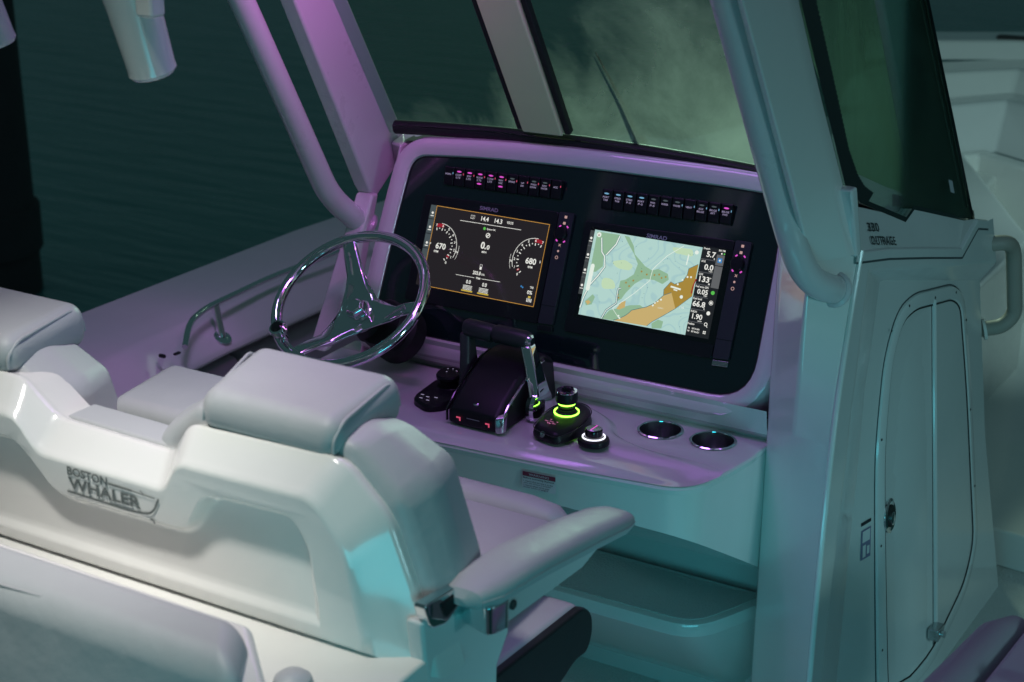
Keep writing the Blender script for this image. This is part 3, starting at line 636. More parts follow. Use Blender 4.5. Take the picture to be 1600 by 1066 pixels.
# right display: chart page
d2 = display(.474, 'right dash display showing a nautical chart and data column')
n0, n1, n2, n3, n4, n5 = .0064, .0069, .0074, .0079, .0084, .0089
rect(MB(), .468, .852, -.2145, .012, .0061).build('glass', BGLO, d2)
rect(MB(), .4795, .7685, -.2045, .006, n0).build('chart_water', CWAT, d2)
mb = MB()
G = dict(g1=[(.487, .002), (.55, .003), (.543, -.017), (.522, -.048), (.517, -.057), (.52, -.079), (.504, -.095), (.489, -.099), (.488, -.11)],
 g2=[(.575, .002), (.591, -.018), (.598, -.037), (.631, -.061), (.651, -.068), (.667, -.062), (.694, -.07), (.699, -.083), (.685, -.096), (.662, -.090), (.634, -.091), (.613, -.107), (.594, -.133), (.586, -.149), (.575, -.156), (.573, -.139), (.574, -.106), (.587, -.101), (.606, -.085), (.611, -.059), (.596, -.037), (.576, -.015), (.561, .003)],
 g4=[(.677, -.193), (.692, -.181), (.706, -.183), (.705, -.2), (.68, -.204)], g5=[(.576, -.203), (.545, -.204), (.56, -.181), (.578, -.174), (.611, -.16), (.638, -.155), (.649, -.16), (.619, -.171), (.606, -.186)],
 g6=[(.49, -.17), (.508, -.15), (.515, -.156), (.51, -.175), (.495, -.18)])
for q in G.values(): poly(mb, q, n1)
setp(mb.build('chart_shallows', CGRN, d2, smooth=False), kind='stuff')
mb = MB(); poly(mb, rpoly([(.539, -.064), (.576, -.053), (.601, -.066), (.593, -.078), (.559, -.078)], .02), n1); poly(mb, rpoly([(.523, -.105), (.554, -.105), (.568, -.127), (.527, -.134)], .02), n1); poly(mb, rpoly([(.69, -.005), (.745, -.002), (.75, -.02), (.70, -.018)], .01), n1)
setp(mb.build('chart_pale_shallows', CLGR, d2, smooth=False), kind='stuff')
mb = MB()
LND = [(.576, -.203), (.591, -.196), (.606, -.186), (.615, -.177), (.619, -.171), (.639, -.163), (.655, -.157), (.671, -.147), (.682, -.136), (.694, -.122), (.713, -.112), (.731, -.148), (.702, -.171), (.678, -.189), (.667, -.201)]
poly(mb, LND, n3); poly(mb, [(.578, -.174), (.588, -.157), (.599, -.151), (.6, -.167), (.586, -.175)], n3); poly(mb, [(.492, -.17), (.5, -.166), (.507, -.17), (.5, -.178)], n3)
setp(mb.build('chart_land', CLAND, d2, smooth=False), kind='stuff')
GLD = [(.694, -.122), (.692, -.108), (.706, -.087), (.717, -.091), (.736, -.081), (.744, -.065), (.745, -.049), (.767, -.035), (.767, -.112), (.731, -.148), (.713, -.112)]
mb = MB(); poly(mb, GLD, n3)
for u, v in ((.60, -.115), (.59, -.108), (.625, -.075), (.64, -.08), (.66, -.078), (.672, -.075), (.68, -.082), (.608, -.1), (.575, -.14), (.578, -.147), (.69, -.078)): disc(mb, u, v, .0025, n2, 6)
setp(mb.build('chart_gold_sector', CGOLD, d2, smooth=False), kind='stuff')
mb = MB()
CH = [[(.502, -.011), (.51, -.045), (.519, -.054), (.526, -.079), (.512, -.104), (.495, -.129), (.485, -.161), (.481, -.188)], [(.55, .001), (.544, -.021), (.523, -.051)], [(.544, -.203), (.552, -.182), (.575, -.161), (.573, -.139), (.573, -.126), (.58, -.123)]]
for c in CH: lines(mb, c, .0055, n2)
lines(mb, LND[:11], .0014, n4); lines(mb, LND[11:], .0012, n4); lines(mb, GLD[:8], .0012, n4); lines(mb, [(.767, -.112), (.731, -.148)], .001, n4)
for q in range(34):
    random.seed(q); disc(mb, .50+.26*random.random(), -.19+.185*random.random(), .0009, n2, 5)
setp(mb.build('chart_lines', CLINE, d2, smooth=False), kind='stuff')
mb = MB()
for c in CH[:2]: lines(mb, c, .0032, n3)
lines(mb, CH[2], .0022, n3)
lines(mb, [(.568, -.175), (.616, -.131), (.651, -.093), (.653, -.066), (.662, -.053), (.684, -.027), (.721, .002)], .0014, n3); lines(mb, [(.568, -.175), (.591, -.196)], .0012, n4)
lines(mb, [(.493, -.082), (.4915, -.139)], .0105, n3); disc(mb, .493, -.082, .0052, n3+.0001); disc(mb, .4915, -.139, .0052, n3+.0001)
disc(mb, .494, -.005, .0062, n4); disc(mb, .757, -.008, .005, n4); lines(mb, [(.738, -.016), (.737, -.041)], .003, n4)
lines(mb, [(.708, -.098), (.735, -.101)], .0042, n4); lines(mb, [(.717, -.104), (.727, -.105)], .003, n4); disc(mb, .7405, -.118, .0042, n4)
for u, v in ((.735, -.078), (.746, -.069), (.755, -.068), (.725, -.09), (.682, -.138), (.676, -.143), (.69, -.133), (.672, -.15), (.592, -.195), (.588, -.19)): disc(mb, u, v, .0026, n4, 7)
T_(mb, '116', .747, -.142, .006, None, .01, n4); T_(mb, 'LONG I', .693, -.153, .003, None, .0, n4)
setp(mb.build('chart_marks', CWHT, d2, smooth=False), kind='stuff')
mb = MB(); lines(mb, [(.769, -.070), (.7645, -.088), (.7635, -.106)], .0028, n4); disc(mb, .494, -.006, .002, n5, 6); mb.build('chart_red_marks', SRED, d2)
mb = MB()
rect(mb, .7695, .8285, -.204, .009, n0); mb.build('data_column', SBLK, d2)
mb = MB(); rect(mb, .468, .4795, -.155, .003, n0); mb.build('side_tabs', mat('screen_tab', (0, 0, 0, 1), .3, emit=lin((62, 66, 68)), es=1), d2)
mb = MB()
for v in (-.035, -.073, -.113): rect(mb, .468, .4795, v-.001, v+.001, n1)
for v in (-.0205, -.0515, -.081, -.110, -.1405, -.1705): rect(mb, .7695, .807, v-.0009, v+.0009, n1)
mb.build('column_gaps', mat('screen_gap', (0, 0, 0, 1), .3, emit=lin((84, 86, 90)), es=1), d2)['kind'] = 'stuff'
mb = MB(); rect(mb, .8085, .8285, -.030, -.005, n1); rect(mb, .8085, .8285, -.084, -.032, n1); mb.build('column_tiles', mat('screen_tile', (0, 0, 0, 1), .3, emit=lin((96, 98, 100)), es=1), d2)
mb = MB(); rect(mb, .813, .824, -.0235, -.0125, n2); mb.build('app_tile', SBLUE, d2)
mb = MB(); disc(mb, .817, -.0955, .0048, n2); disc(mb, .8265, -.0015, .002, n2); mb.build('app_disc', SGRN, d2)['kind'] = 'stuff'
mb = MB()
for t, u, v, h, wd in (('Depth', .7805, .0045, .0052, .016), ('5.7', .794, -.0075, .0135, .023), ('ft', .804, -.0165, .004, None), ('SOG', .778, -.0255, .0048, .0105), ('0.0', .7945, -.038, .0135, .023), ('mph', .801, -.0475, .004, .009), ('COG', .778, -.0565, .0048, .0105),
    ('133', .789, -.0675, .0135, .026), ('o', .8045, -.063, .003, None), ('M', .803, -.077, .004, None), ('Fuel econ GPS', .7875, -.086, .005, .033), ('0.05', .791, -.0975, .012, .027), ('mpg', .800, -.1065, .004, .009), ('Fuel level', .782, -.115, .005, .022), ('66.8', .788, -.127, .0135, .032), ('%', .803, -.1365, .004, None),
    ('FUEL/H', .779, -.146, .005, .015), ('1.90', .790, -.157, .0125, .026), ('gal/hr', .798, -.1668, .0042, .0115), ('Position', .778, -.1755, .005, .017), ('N', .7745, -.186, .004, None), ('28°34.681', .792, -.186, .0042, .020), ('W', .7745, -.193, .004, None), ('80°36.421', .792, -.193, .0042, .020), ('8:01 PM', .8195, .0055, .0045, .0165)):
    T_(mb, t, u, v, h, wd, .02, n2)
disc(mb, .8175, -.1195, .0028, n2); ringf(mb, .8175, -.1195, .0048, .0012, n2); disc(mb, .816, -.1445, .0048, n2); ringf(mb, .815, -.171, .0036, .0016, n2); lines(mb, [(.817, -.174), (.820, -.178)], .0016, n2)
for q in range(4): rect(mb, .812+.004*(q % 2), .8148+.004*(q % 2), -.190-.004*(q//2), -.187-.004*(q//2), n2)
disc(mb, .820, -.0015, .002, n2); disc(mb, .8185, -.018, .0024, n3)
for v in (-.020, -.061, -.099, -.137): disc(mb, .474, v+.004, .0032, n2); rect(mb, .4695, .4785, v-.0045, v-.0028, n2)
setp(mb.build('screen_lettering', WHT, d2, smooth=False), kind='stuff')

# ------------------------------------------------------------------ windscreen
GN = V(0, 1, .6).normalized()
def gp(x, s): # s metres up the pane from its base; the base bows forward in the middle
    bow = .05*(1-((x-.40)/.65)**2)
    d = V(0, -.6, 1).normalized(); return V(x, .085+bow*.3, 1.468+.022*(1-((x-.45)/.6)**2))+d*s
ws_ = thing('windscreen', (.4, .1, 1.46), 'raked salt-stained windscreen behind the dash with pale centre post', 'windscreen')
MB().loft([[gp(x, t) for x in [-.24+.135*i for i in range(10)]] for t in (-.02, .9)], closed=False).build('pane', PANE, ws_)
MB().tube([gp(x, .004)+V(0, -.008, 0) for x in [-.165+.11*i for i in range(11)]], .0185, n=14).build('rubber_gasket', RUB, ws_)
MB().tube([gp(x, .004)+V(0, -.0245, .0075) for x in [-.165+.11*i for i in range(11)]], .0022, n=6).build('gasket_bead', BGLO, ws_)
def strip(name, x0, x1, t0, t1, y0, th, m, bev=.004):
    a = [gp(x0, t0), gp(x1, t0), gp(x1+.0, t1), gp(x0, t1)]; off = GN*y0
    MB().hexa([p+off for p in a], [p+off+GN*th for p in a]).build(name, m, ws_, bevel=bev)
strip('centre_post', .243, .358, .050, .9, -.036, .03, CREAM, .006)
strip('post_seal', .224, .2415, .050, .9, -.028, .02, RUB)
strip('post_seal', .3595, .377, .050, .9, -.028, .02, RUB)
# wiper parked on the outside
wp = thing('wiper_arm', gp(.52, 0)+GN*.03, 'thin dark wiper arm parked upright outside the windscreen', 'wiper')
MB().tube([gp(.528, .0)+GN*.03, gp(.512, .14)+GN*.028, gp(.486, .285)+GN*.022], [.008, .005, .002], n=8).build('arm', RUB, wp)
MB().lathe([(.016, 0), (.016, .03), (.010, .034)], gp(.528, .0)+GN*.012, GN, n=14).build('pivot', RUB, wp)
MB().prism([gp(.66, .008)-GN*.016, gp(.695, .008)-GN*.016, gp(.695, .016)-GN*.016, gp(.66, .016)-GN*.016], GN*.012).build('gasket_clip', RUB, ws_)

# side window --------------------------------------------------------
sw_ = thing('side_window', (1.15, .2, 1.3), 'dark tinted console side window with serrated black border', 'window')
WO = -.04
def wq(y, z, o=0): return V(sx(z, WO+o), y, z)
wpoly = [(-.455, 2.25), (-.302, 1.954), (-.103, 1.533), (-.013, 1.473), (.27, 1.364), (.33, 1.379), (.789, 1.232), (.63, 1.545), (.469, 1.853), (.27, 2.24)]
MB().prism([wq(y, z) for y, z in wpoly], (-.006, 0, 0)).build('pane', PANES, sw_)
inner = [(-.37, 2.25), (-.225, 1.945), (-.150, 1.776), (-.077, 1.607), (-.03, 1.540), (.01, 1.505), (.06, 1.480)]
mb = MB(); lo = wpoly[:2]+[(-.205, 1.745), (-.103, 1.533), (-.075, 1.51), (-.013, 1.473), (.02, 1.462)]
def resamp(L, n):
    P = [Vector(p) for p in L]; D = [0]
    for a, b in zip(P, P[1:]): D.append(D[-1]+(b-a).length)
    out = []
    for i in range(n):
        t = D[-1]*i/(n-1); k = max(j for j in range(len(D)) if D[j] <= t+1e-9); k = min(k, len(P)-2)
        out.append(P[k].lerp(P[k+1], (t-D[k])/(D[k+1]-D[k])))
    return out
n_ = 150; a = resamp(lo, n_); b = resamp(inner, n_)
b = [p+Vector((.007 if i % 2 else 0, 0)) for i, p in enumerate(b)]
mb.loft([[wq(p.x, p.y, .0012) for p in a], [wq(p.x, p.y, .0012) for p in b]], closed=False); mb.build('black_border', BGLO, sw_, smooth=False)
mb = MB(); lo2_ = [(.02, 1.462), (.27, 1.364), (.33, 1.379), (.789, 1.232)]
mb.ribbon([wq(y, z+.004, .0015) for y, z in lo2_], .012, (1, 0, .11)); mb.build('lower_edge', BGLO, sw_)
mb = MB(); mb.tube([wq(y, z, -.002) for y, z in wpoly[6:]], .005, n=8); mb.build('front_edge', BGLO, sw_)
MB().add([wq(.60, 1.36, .0015), wq(.63, 1.35, .0015), wq(.615, 1.385, .0015), wq(.585, 1.395, .0015)], [(0, 1, 2, 3)]).build('glass_stamp', GREYT, sw_)
MB().prism([V(1.02+.11*(1.4-z), y, z) for y, z in ((-.18, 2.2), (-.016, 1.91), (.319, 1.452), (.511, 1.377), (.707, 1.307), (.752, 1.331), (1.05, 1.237), (.80, 1.70), (.55, 2.2))], (-.006, 0, 0)).build('inner_pane', PANEI, sw_)
IPT = [(1.06, .044, 2.15), (1.085, .044, 2.15), (1.085, .21, 2.15), (1.06, .21, 2.15)]
IPB = [(1.06, .67, 1.235), (1.085, .67, 1.235), (1.085, .93, 1.235), (1.06, .93, 1.235)]
ip = thing('inner_window_post', (1.0, .7, 1.3), 'grey post seen through the tinted side window', 'post')
MB().hexa(IPB, IPT).build('post', GELD, ip, bevel=.008)

# ------------------------------------------------------------------ hardtop supports
def slab(name, thg, yz0, x0, x1, m, bev=.008):
    MB().prism([V(x0, y, z) for y, z in yz0], (x1-x0, 0, 0)).build(name, m, thg, bevel=bev, seg=3)
t1 = thing('hardtop_pillar', (-.22, .05, 1.3), 'flat raked hardtop pillar left of the dash, lit pink', 'pillar', 'hardtop pillars')
slab('pillar', t1, [(-.558, 2.2), (-.283, 1.848), (-.005, 1.322), (.025, 1.28), (.19, 1.39), (.168, 1.428), (-.065, 1.818), (-.29, 2.2)], -.25, -.20, PAINT)
slab('foot', t1, [(.00, 1.30), (.03, 1.30), (-.06, 1.05), (-.20, .93), (-.23, .93)], -.245, -.19, GEL)
t2 = thing('hardtop_pillar', (1.12, -.2, 1.3), 'wide grey hardtop pillar on the right beside the tinted window', 'pillar', 'hardtop pillars')
PA = [(1.13, -.82, 2.21), (1.13, -.683, 2.007), (1.13, -.545, 1.807), (1.128, -.385, 1.581), (1.125, -.25, 1.395)]
PB = [(1.15, -.84, 2.21), (1.15, -.70, 2.011), (1.15, -.561, 1.812), (1.148, -.40, 1.587), (1.138, -.262, 1.398)]
PC = [(1.145, -.63, 2.20), (1.152, -.497, 1.985), (1.157, -.367, 1.778), (1.17, -.247, 1.576), (1.19, -.172, 1.398)]
PD = [(1.118, -.52, 2.20), (1.135, -.398, 1.97), (1.15, -.287, 1.763), (1.17, -.177, 1.553), (1.2, -.142, 1.398)]
PE = [(1.09, -.46, 2.19), (1.10, -.325, 1.96), (1.11, -.22, 1.751), (1.12, -.11, 1.54), (1.12, -.12, 1.402)]
MB().loft([spl(l, 24) for l in (PE, PA, PB, PC, PD, PE)], closed=False).build('pillar', GEL, t2, bevel=.006, seg=3, ang=18)
MB().hexa([(-.55, -1.15, 2.47), (1.45, -1.15, 2.47), (1.45, .25, 2.47), (-.55, .25, 2.47)], [(-.5, -1.1, 2.55), (1.4, -1.1, 2.55), (1.4, .2, 2.55), (-.5, .2, 2.55)]).build('roof_panel', GEL, t2, bevel=.02)
u1 = thing('hardtop_tube', (-.23, -.05, 1.23), 'left round hardtop tube bent into the dash side', 'tube', 'hardtop tubes')
MB().tube(fillet([(-.245, -.63, 2.2), (-.245, -.424, 1.864), (-.245, -.115, 1.315), (-.22, -.02, 1.225)], .06, 8), .031, n=20).build('tube', PAINT, u1)
MB().lathe([(.038, 0), (.038, .008), (.033, .014)], (-.212, .0, 1.212), (-.3, -.75, .7), n=20).build('collar', PAINT, u1)
u2 = thing('hardtop_tube', (1.08, 0, 1.25), 'thick right hardtop tube in front of the grey pillar', 'tube', 'hardtop tubes')
TRE = [(1.118, -0.305, 1.443), (1.132, -0.282, 1.391), (1.147, -0.254, 1.357), (1.162, -0.223, 1.338), (1.17, -0.182, 1.322)]
MB().tube(spl([(1.098, -.80, 2.22), (1.10, -.653, 2.001), (1.10, -.467, 1.726), (1.098, -.335, 1.537)]+TRE, 60), .0315, n=22).build('tube', PAINT, u2)
MB().lathe([(.040, 0), (.040, .006), (.034, .012)], TRE[-1], (V(TRE[-2])-V(TRE[-1])), n=20).build('collar', PAINT, u2)

# rod holders hanging from the hardtop, upper left ---------------------
for nm, top, bot, rr, lab in (('a', (.17, -1.26, 2.12), (.190, -1.2, 1.862), .046, 'pale rod holder tube hanging at the top left over the water'), ('b', (-.26, -1.26, 2.12), (-.215, -1.2, 1.878), .04, 'second rod holder tube cut off by the left picture edge')):
    h = thing('rod_holder', top, lab, 'rod holder', 'rod holders at the top left')
    ax = V(top)-V(bot); L = ax.length
    MB().lathe([(rr*.86, .0), (rr, .008), (rr*.98, .02), (rr*1.08, L*.5), (rr*1.22, L)], bot, ax, n=28, cap1=False).build('tube', GEL, h)
    MB().lathe([(rr*.80, -.002), (rr*.3, -.0025)], bot, ax, n=28).build('end_plug', RUB, h)
    MB().box((top[0]+.05, top[1]-.01, 1.98), (top[0]+.09, top[1]+.03, 2.14)).build('bracket', GEL, h, bevel=.008)

# ------------------------------------------------------------------ steering wheel
sw = thing('steering_wheel', (-.02, -.25, 1.0), 'chrome three-spoke steering wheel with a small turning knob', 'steering wheel')
wa = .927; WN = V(0, -math.cos(wa), math.sin(wa)); WU = V(1, 0, 0); WV = V(0, math.sin(wa), math.cos(wa)); WC = V(-.027, -.33, 1.134)
def wp_(a, r, h=0): return WC+WU*(math.cos(R(a))*r)+WV*(math.sin(R(a))*r)+WN*h
MB().tube([wp_(360*i/72, .1975) for i in range(72)], .0142, n=16, closed=True).build('rim', CHR, sw)
HD = -.064
def spoke(a):
    loops = []
    for r, wd, h, th in ((.012, .056, HD+.002, .013), (.045, .046, HD+.005, .013), (.075, .034, HD+.012, .013), (.11, .0245, HD+.022, .012), (.15, .021, -.016, .010), (.18, .0190, -.003, .009), (.196, .018, .0, .008)):
        c = wp_(a, r, h); t = (WV*math.cos(R(a))-WU*math.sin(R(a)))
        loops.append([c-t*wd+WN*th*.2, c-t*wd*.7+WN*th*.8, c+WN*th*.55, c+t*wd*.7+WN*th*.8, c+t*wd+WN*th*.2, c+t*wd*.8-WN*th*.8, c-t*wd*.8-WN*th*.8])
    MB().loft(loops, cap0=True, cap1=True).build('spoke', CHR, sw, bevel=.002, seg=2, ang=40)
for a in (120, 4, -109): spoke(a)
MB().lathe([(.050, HD-.012), (.052, HD-.002), (.044, HD+.010), (.030, HD+.014)], WC, WN, n=36).build('hub', CHR, sw)
MB().lathe([(.029, HD+.012), (.028, HD+.030), (.021, HD+.040), (.0, HD+.041)], WC, WN, n=6).build('hub_cap', CHR, sw, bevel=.003)
kc = wp_(-128, .187, .012)
kn = MB().lathe([(.010, -.012), (.009, .012), (.020, .016), (.0235, .028), (.021, .036), (.014, .040), (.0, .041)], kc, WN, n=24).build('turning_knob', CHR, sw)
MB().lathe([(.0165, .039), (.012, .0425), (.0, .043)], kc, WN, n=24).build('knob_inlay', BGLO, kn)
ax_ = V(.10, .80, -.62).normalized()
MB().lathe([(.036, 0.03), (.036, .07)], WC+WN*HD, -WN, n=24).build('column', RUB, sw)
MB().lathe([(.060, .0), (.066, .012), (.060, .022), (.068, .032), (.064, .046), (.074, .056), (.074, .10)], WC+V(.035, .075, -.075), V(.12, .75, -.60), n=32).build('column_boot', RUB, sw)

# ------------------------------------------------------------------ throttle
th = thing('throttle_control', (.40, -.29, .92), 'black twin throttle control with chrome lever in the middle of the shelf', 'throttle')
pr_ = [(-.437, .921), (-.437, .957), (-.40, .988), (-.34, 1.021), (-.275, 1.046), (-.22, 1.051), (-.175, 1.028), (-.16, .921)]
def xs(y): return (.335+.04*(-(y)-.16)*0, .472)
loops = []
for x, ins in ((.326, .010), (.340, .0), (.395, -.004), (.460, -.0), (.474, .010)):
    loops.append([V(x+.06*(-.437-y)*0+(y+.437)*-.02, y+(ins*.6 if y < -.3 else -ins*.6), z-(ins if z > .93 else 0)) for y, z in pr_])
MB().loft(loops, cap0=True, cap1=True).build('housing', BPLA, th, bevel=.006, seg=3)
for sx_ in (0, 1):
    x = .3250 if sx_ == 0 else .4750
    MB().tube([V(x-.02*(y+.437), y, z+.000) for y, z in ((-.434, .926), (-.434, .953), (-.40, .980), (-.34, 1.012), (-.28, 1.035), (-.235, 1.04))], .0032, n=8).build('chrome_trim', CHR if sx_ else BGLO, th)
MB().hexa([(.464, -.443, .922), (.480, -.434, .922), (.480, -.420, .922), (.464, -.428, .922)], [(.462, -.443, .958), (.480, -.430, .960), (.479, -.41, .970), (.462, -.43, .964)]).build('corner_inlay', STEEL, th, bevel=.003)
MB().lathe([(.0085, 0), (.0085, .002), (.006, .003)], (.397, -.418, .9745), (0, -.55, .83), n=18).build('emblem', STEEL, th)
for x in (.362, .442):
    mb = MB(); mb.add([(x-.006, -.4425, .940), (x+.006, -.4425, .940), (x+.006, -.4425, .944), (x-.006, -.4425, .944)], [(0, 1, 2, 3)]); mb.add([(x+.002, -.4425, .934), (x+.006, -.4425, .934), (x+.006, -.4425, .94), (x+.002, -.4425, .94)], [(0, 1, 2, 3)]); mb.build('indicator', PINKR, th, smooth=False)
mb = MB(); mb.add([(.385, -.4425, .944), (.42, -.4425, .944), (.42, -.4425, .9455), (.385, -.4425, .9455)], [(0, 1, 2, 3)]); mb.build('print_line', GREYT, th)
GRIPM = mat('dark_grip', (.030, .031, .034), .40, bump=.1, bscale=700)
def lever(xb, xt, m, name, sgn_):
    P = [V(xb, -.300, .945), V(xb, -.298, .985), V((xb+xt)/2, -.288, 1.045), V(xt, -.276, 1.092)]
    loops = []
    for p, wy, wx in zip(P, (.046, .038, .027, .021), (.011, .012, .012, .013)):
        loops.append([p+V(-wx, -wy, 0), p+V(wx, -wy*.75, 0), p+V(wx, wy*.75, 0), p+V(-wx, wy, 0)])
    o = MB().loft(loops, cap0=True, cap1=True).build(name, m, th, bevel=.008, seg=4)
    MB().lathe([(.045, -.012), (.048, .0), (.045, .009), (.032, .014), (.0, .0155)], (xb, -.300, .950), (sgn_, 0, 0), n=36).build('pivot_disc', m, o)
lever(.304, .282, GRIPM, 'lever', -1)
lever(.498, .452, CHR, 'lever', 1)
for a, b, nm in ((.278, .358, 0), (.361, .455, 1)):
    MB().tube([V(a, -.276, 1.100), V(a+.006, -.276, 1.1005), V(b-.006, -.276, 1.0985), V(b, -.276, 1.0975)], [.019, .0225, .0225, .020], n=18).build('grip', GRIPM, th)
MB().tube([V(.357, -.276, 1.0992), V(.362, -.276, 1.0992)], .0165, n=18).build('grip_gap', RUB, th)
MB().lathe([(.018, 0), (.016, .006), (.010, .010)], (.455, -.276, 1.098), (1, 0, -.02), n=18).build('grip_cap', CHR, th)

# ------------------------------------------------------------------ pilot puck
pk = thing('pilot_controller', (.23, -.32, .92), 'low black puck controller left of the throttle', 'controller')
pb = rpoly([(.190, -.385), (.250, -.415), (.285, -.385), (.298, -.27), (.27, -.235), (.215, -.235), (.185, -.27)], .022, 5)
MB().loft([[V(p.x, p.y, z+(.012*(p.y+.41)/.17 if z > .93 else 0)) for p in offset2(pb, d)] for d, z in ((.0, .921), (.0, .932), (-.004, .938), (-.010, .940))], cap1=True).build('base', BPLA, pk)
MB().lathe([(.034, .0), (.034, .004), (.031, .007), (.031, .024), (.033, .027), (.033, .034), (.030, .038), (.0, .039)], (.240, -.290, .944), (0, -.10, 1), n=36).build('dial', BPLA, pk)
mb = MB()
for dx, dy in ((-.012, .012), (.0, .016), (.014, .010), (-.006, -.003)): mb.add([(.240+dx+.0022*math.cos(i), -.294+dy+.0022*math.sin(i), .9842-.1*-0+.1*(dy)) for i in range(6)], [tuple(range(6))])
mb.build('dial_symbols', LEG, pk, smooth=False)
for i, (x, y) in enumerate(((.213, -.372), (.232, -.378), (.252, -.372), (.222, -.392), (.244, -.396))):
    mb = MB(); mb.add([(x-.0045, y-.0016, .9448), (x+.0045, y-.0016, .9448), (x+.0045, y+.0016, .9453), (x-.0045, y+.0016, .9453)], [(0, 1, 2, 3)]); mb.build('key', LEG, pk)
MB().lathe([(.0028, 0), (.0028, .001)], (.283, -.285, .951), n=8).build('lamp', WHITER, pk)

# ------------------------------------------------------------------ joystick
js = thing('docking_joystick', (.58, -.33, .92), 'black docking joystick with glowing green ring', 'joystick')
jb = rpoly([(.538, -.405), (.615, -.428), (.640, -.36), (.628, -.27), (.59, -.235), (.54, -.245), (.522, -.30)], [.022, .022, .04, .03, .03, .03, .04], 6)
MB().loft([[V(p.x, p.y, z+(.012*(p.y+.42)/.18 if z > .935 else 0)) for p in offset2(jb, d)] for d, z in ((.0, .921), (.001, .928), (-.003, .940), (-.009, .9455), (-.016, .947))], cap1=True).build('base', BPLA, js)
MB().tube([V(p.x, p.y, .9405+.012*(p.y+.42)/.18) for p in offset2(jb, -.0005)], .0013, n=6, closed=True).build('base_edge', BGLO, js)
JC = V(.577, -.308, .9545); JA = V(.03, -.05, 1).normalized()
MB().lathe([(.0305, .0), (.0305, .0022), (.0275, .003), (.0270, .0)], JC, JA, n=36, cap0=False, cap1=False).build('ring_lamp', GREENR, js)
MB().lathe([(.027, .0), (.024, .004), (.019, .007), (.021, .010), (.017, .013), (.0195, .016), (.016, .019), (.018, .022), (.015, .026)], JC, JA, n=28).build('bellows', RUB, js)
MB().lathe([(.0205, .0), (.0205, .0018), (.018, .002)], JC+JA*.0225, JA, n=32, cap0=False).build('upper_ring_lamp', GREENR, js)
MB().lathe([(.018, .0), (.0255, .003), (.0265, .010), (.0255, .024), (.0235, .029)], JC+JA*.026, JA, n=36).build('knob', BPLA, js)
MB().lathe([(.0243, .0278), (.0243, .0302), (.022, .0305)], JC+JA*.026, JA, n=36, cap0=False).build('knob_ring', CHR, js)
MB().lathe([(.022, .0300), (.0, .0312)], JC+JA*.026, JA, n=36, cap0=False).build('knob_top', BGLO, js)
MB().lathe([(.0075, 0), (.0075, .0015), (.005, .002)], (.5755, -.4155, .936), (-.25, -.9, .35), n=16).build('emblem', STEEL, js)
jt = V(1, -.28, 0).normalized(); ju = V(.27, .95, .07).normalized()
mb = MB()
for t, a, b, h, wd in (('DOCK', 0, .0, .0042, .013), ('HDG', -.013, -.004, .0042, .010), ('+', -.010, .008, .005, None), ('-', .012, .006, .002, .005), ('SKY', .012, -.005, .0042, .010), ('vv', 0, -.010, .005, .012)):
    c = V(.5755, -.374, .9515)+jt*a+ju*b; mb.text(t, c+V(0, 0, .0015), jt, ju, h, wd, .02)
mb.build('key_legends', mat('pink_legend', (0, 0, 0, 1), .5, emit=lin((225, 130, 185)), es=.8), js, smooth=False)

# small dial ------------------------------------------------------------
sd = thing('small_rotary_dial', (.68, -.36, .92), 'small round dial with white ring light beside the joystick', 'dial')
MB().lathe([(.036, 0), (.037, .006), (.035, .012), (.028, .016)], (.683, -.368, .9208), n=36).build('base', BPLA, sd)
MB().lathe([(.0275, .0), (.0275, .0022), (.0245, .003), (.024, .0)], (.683, -.368, .9365), n=36, cap0=False, cap1=False).build('ring_lamp', WHITER, sd)
MB().lathe([(.021, 0), (.0205, .017), (.018, .020), (.0, .0203)], (.683, -.368, .9375), n=32).build('knob', BGLO, sd)
MB().lathe([(.0185, 0), (.017, .001), (0, .0011)], (.683, -.368, .9578), n=32).build('knob_face', STEEL, sd)
mb = MB(); mb.add([(.6815, -.385, .9592), (.6845, -.385, .9592), (.6845, -.351, .9592), (.6815, -.351, .9592)], [(0, 1, 2, 3)]); mb.build('pointer', PINK, sd)

# ================================================================== HELM SEATS
hs = thing('double_helm_chair', (.33, -1.4, .1), 'double helm seat with white moulded back shell and grey cushions', 'seat')
O = [(-.36, .98), (-.335, 1.119), (-.275, 1.265), (-.185, 1.342), (.095, 1.340), (.183, 1.277), (.457, 1.272), (.498, 1.335), (.83, 1.345), (.919, 1.265), (.976, 1.119), (1.012, .985)]
I_ = [(-.27, 1.03), (-.24, 1.10), (-.20, 1.215), (-.14, 1.29), (.122, 1.290), (.180, 1.229), (.482, 1.227), (.516, 1.286), (.807, 1.291), (.875, 1.210), (.900, 1.10), (.914, 1.03)]
Rc = [(-.16, 1.05), (-.16, 1.08), (-.14, 1.20), (-.10, 1.245), (.115, 1.246), (.150, 1.225), (.218, 1.160), (.525, 1.163), (.572, 1.245), (.765, 1.251), (.800, 1.203), (.818, 1.08), (.815, 1.052)]
rad = [0, .06, .034, .030, .022, .020, .020, .022, .030, .034, .06, 0]
Or = rpoly(O, rad, 7); Ir = rpoly(I_, rad, 7); Rr = rpoly(Rc, [.0, .05, .05, .03, .03, .02, .03, .03, .035, .03, .03, .04, .0], 6)
rs_ = 1 if sum(a.x*b.y-b.x*a.y for a, b in zip(Rr, Rr[1:]+Rr[:1])) > 0 else -1
mb = MB()
def shl_(k, y, dz=0.): return [V(a.x+(b.x-a.x)*k, y, a.y+(b.y-a.y)*k+dz) for a, b in zip(Or, Ir)]
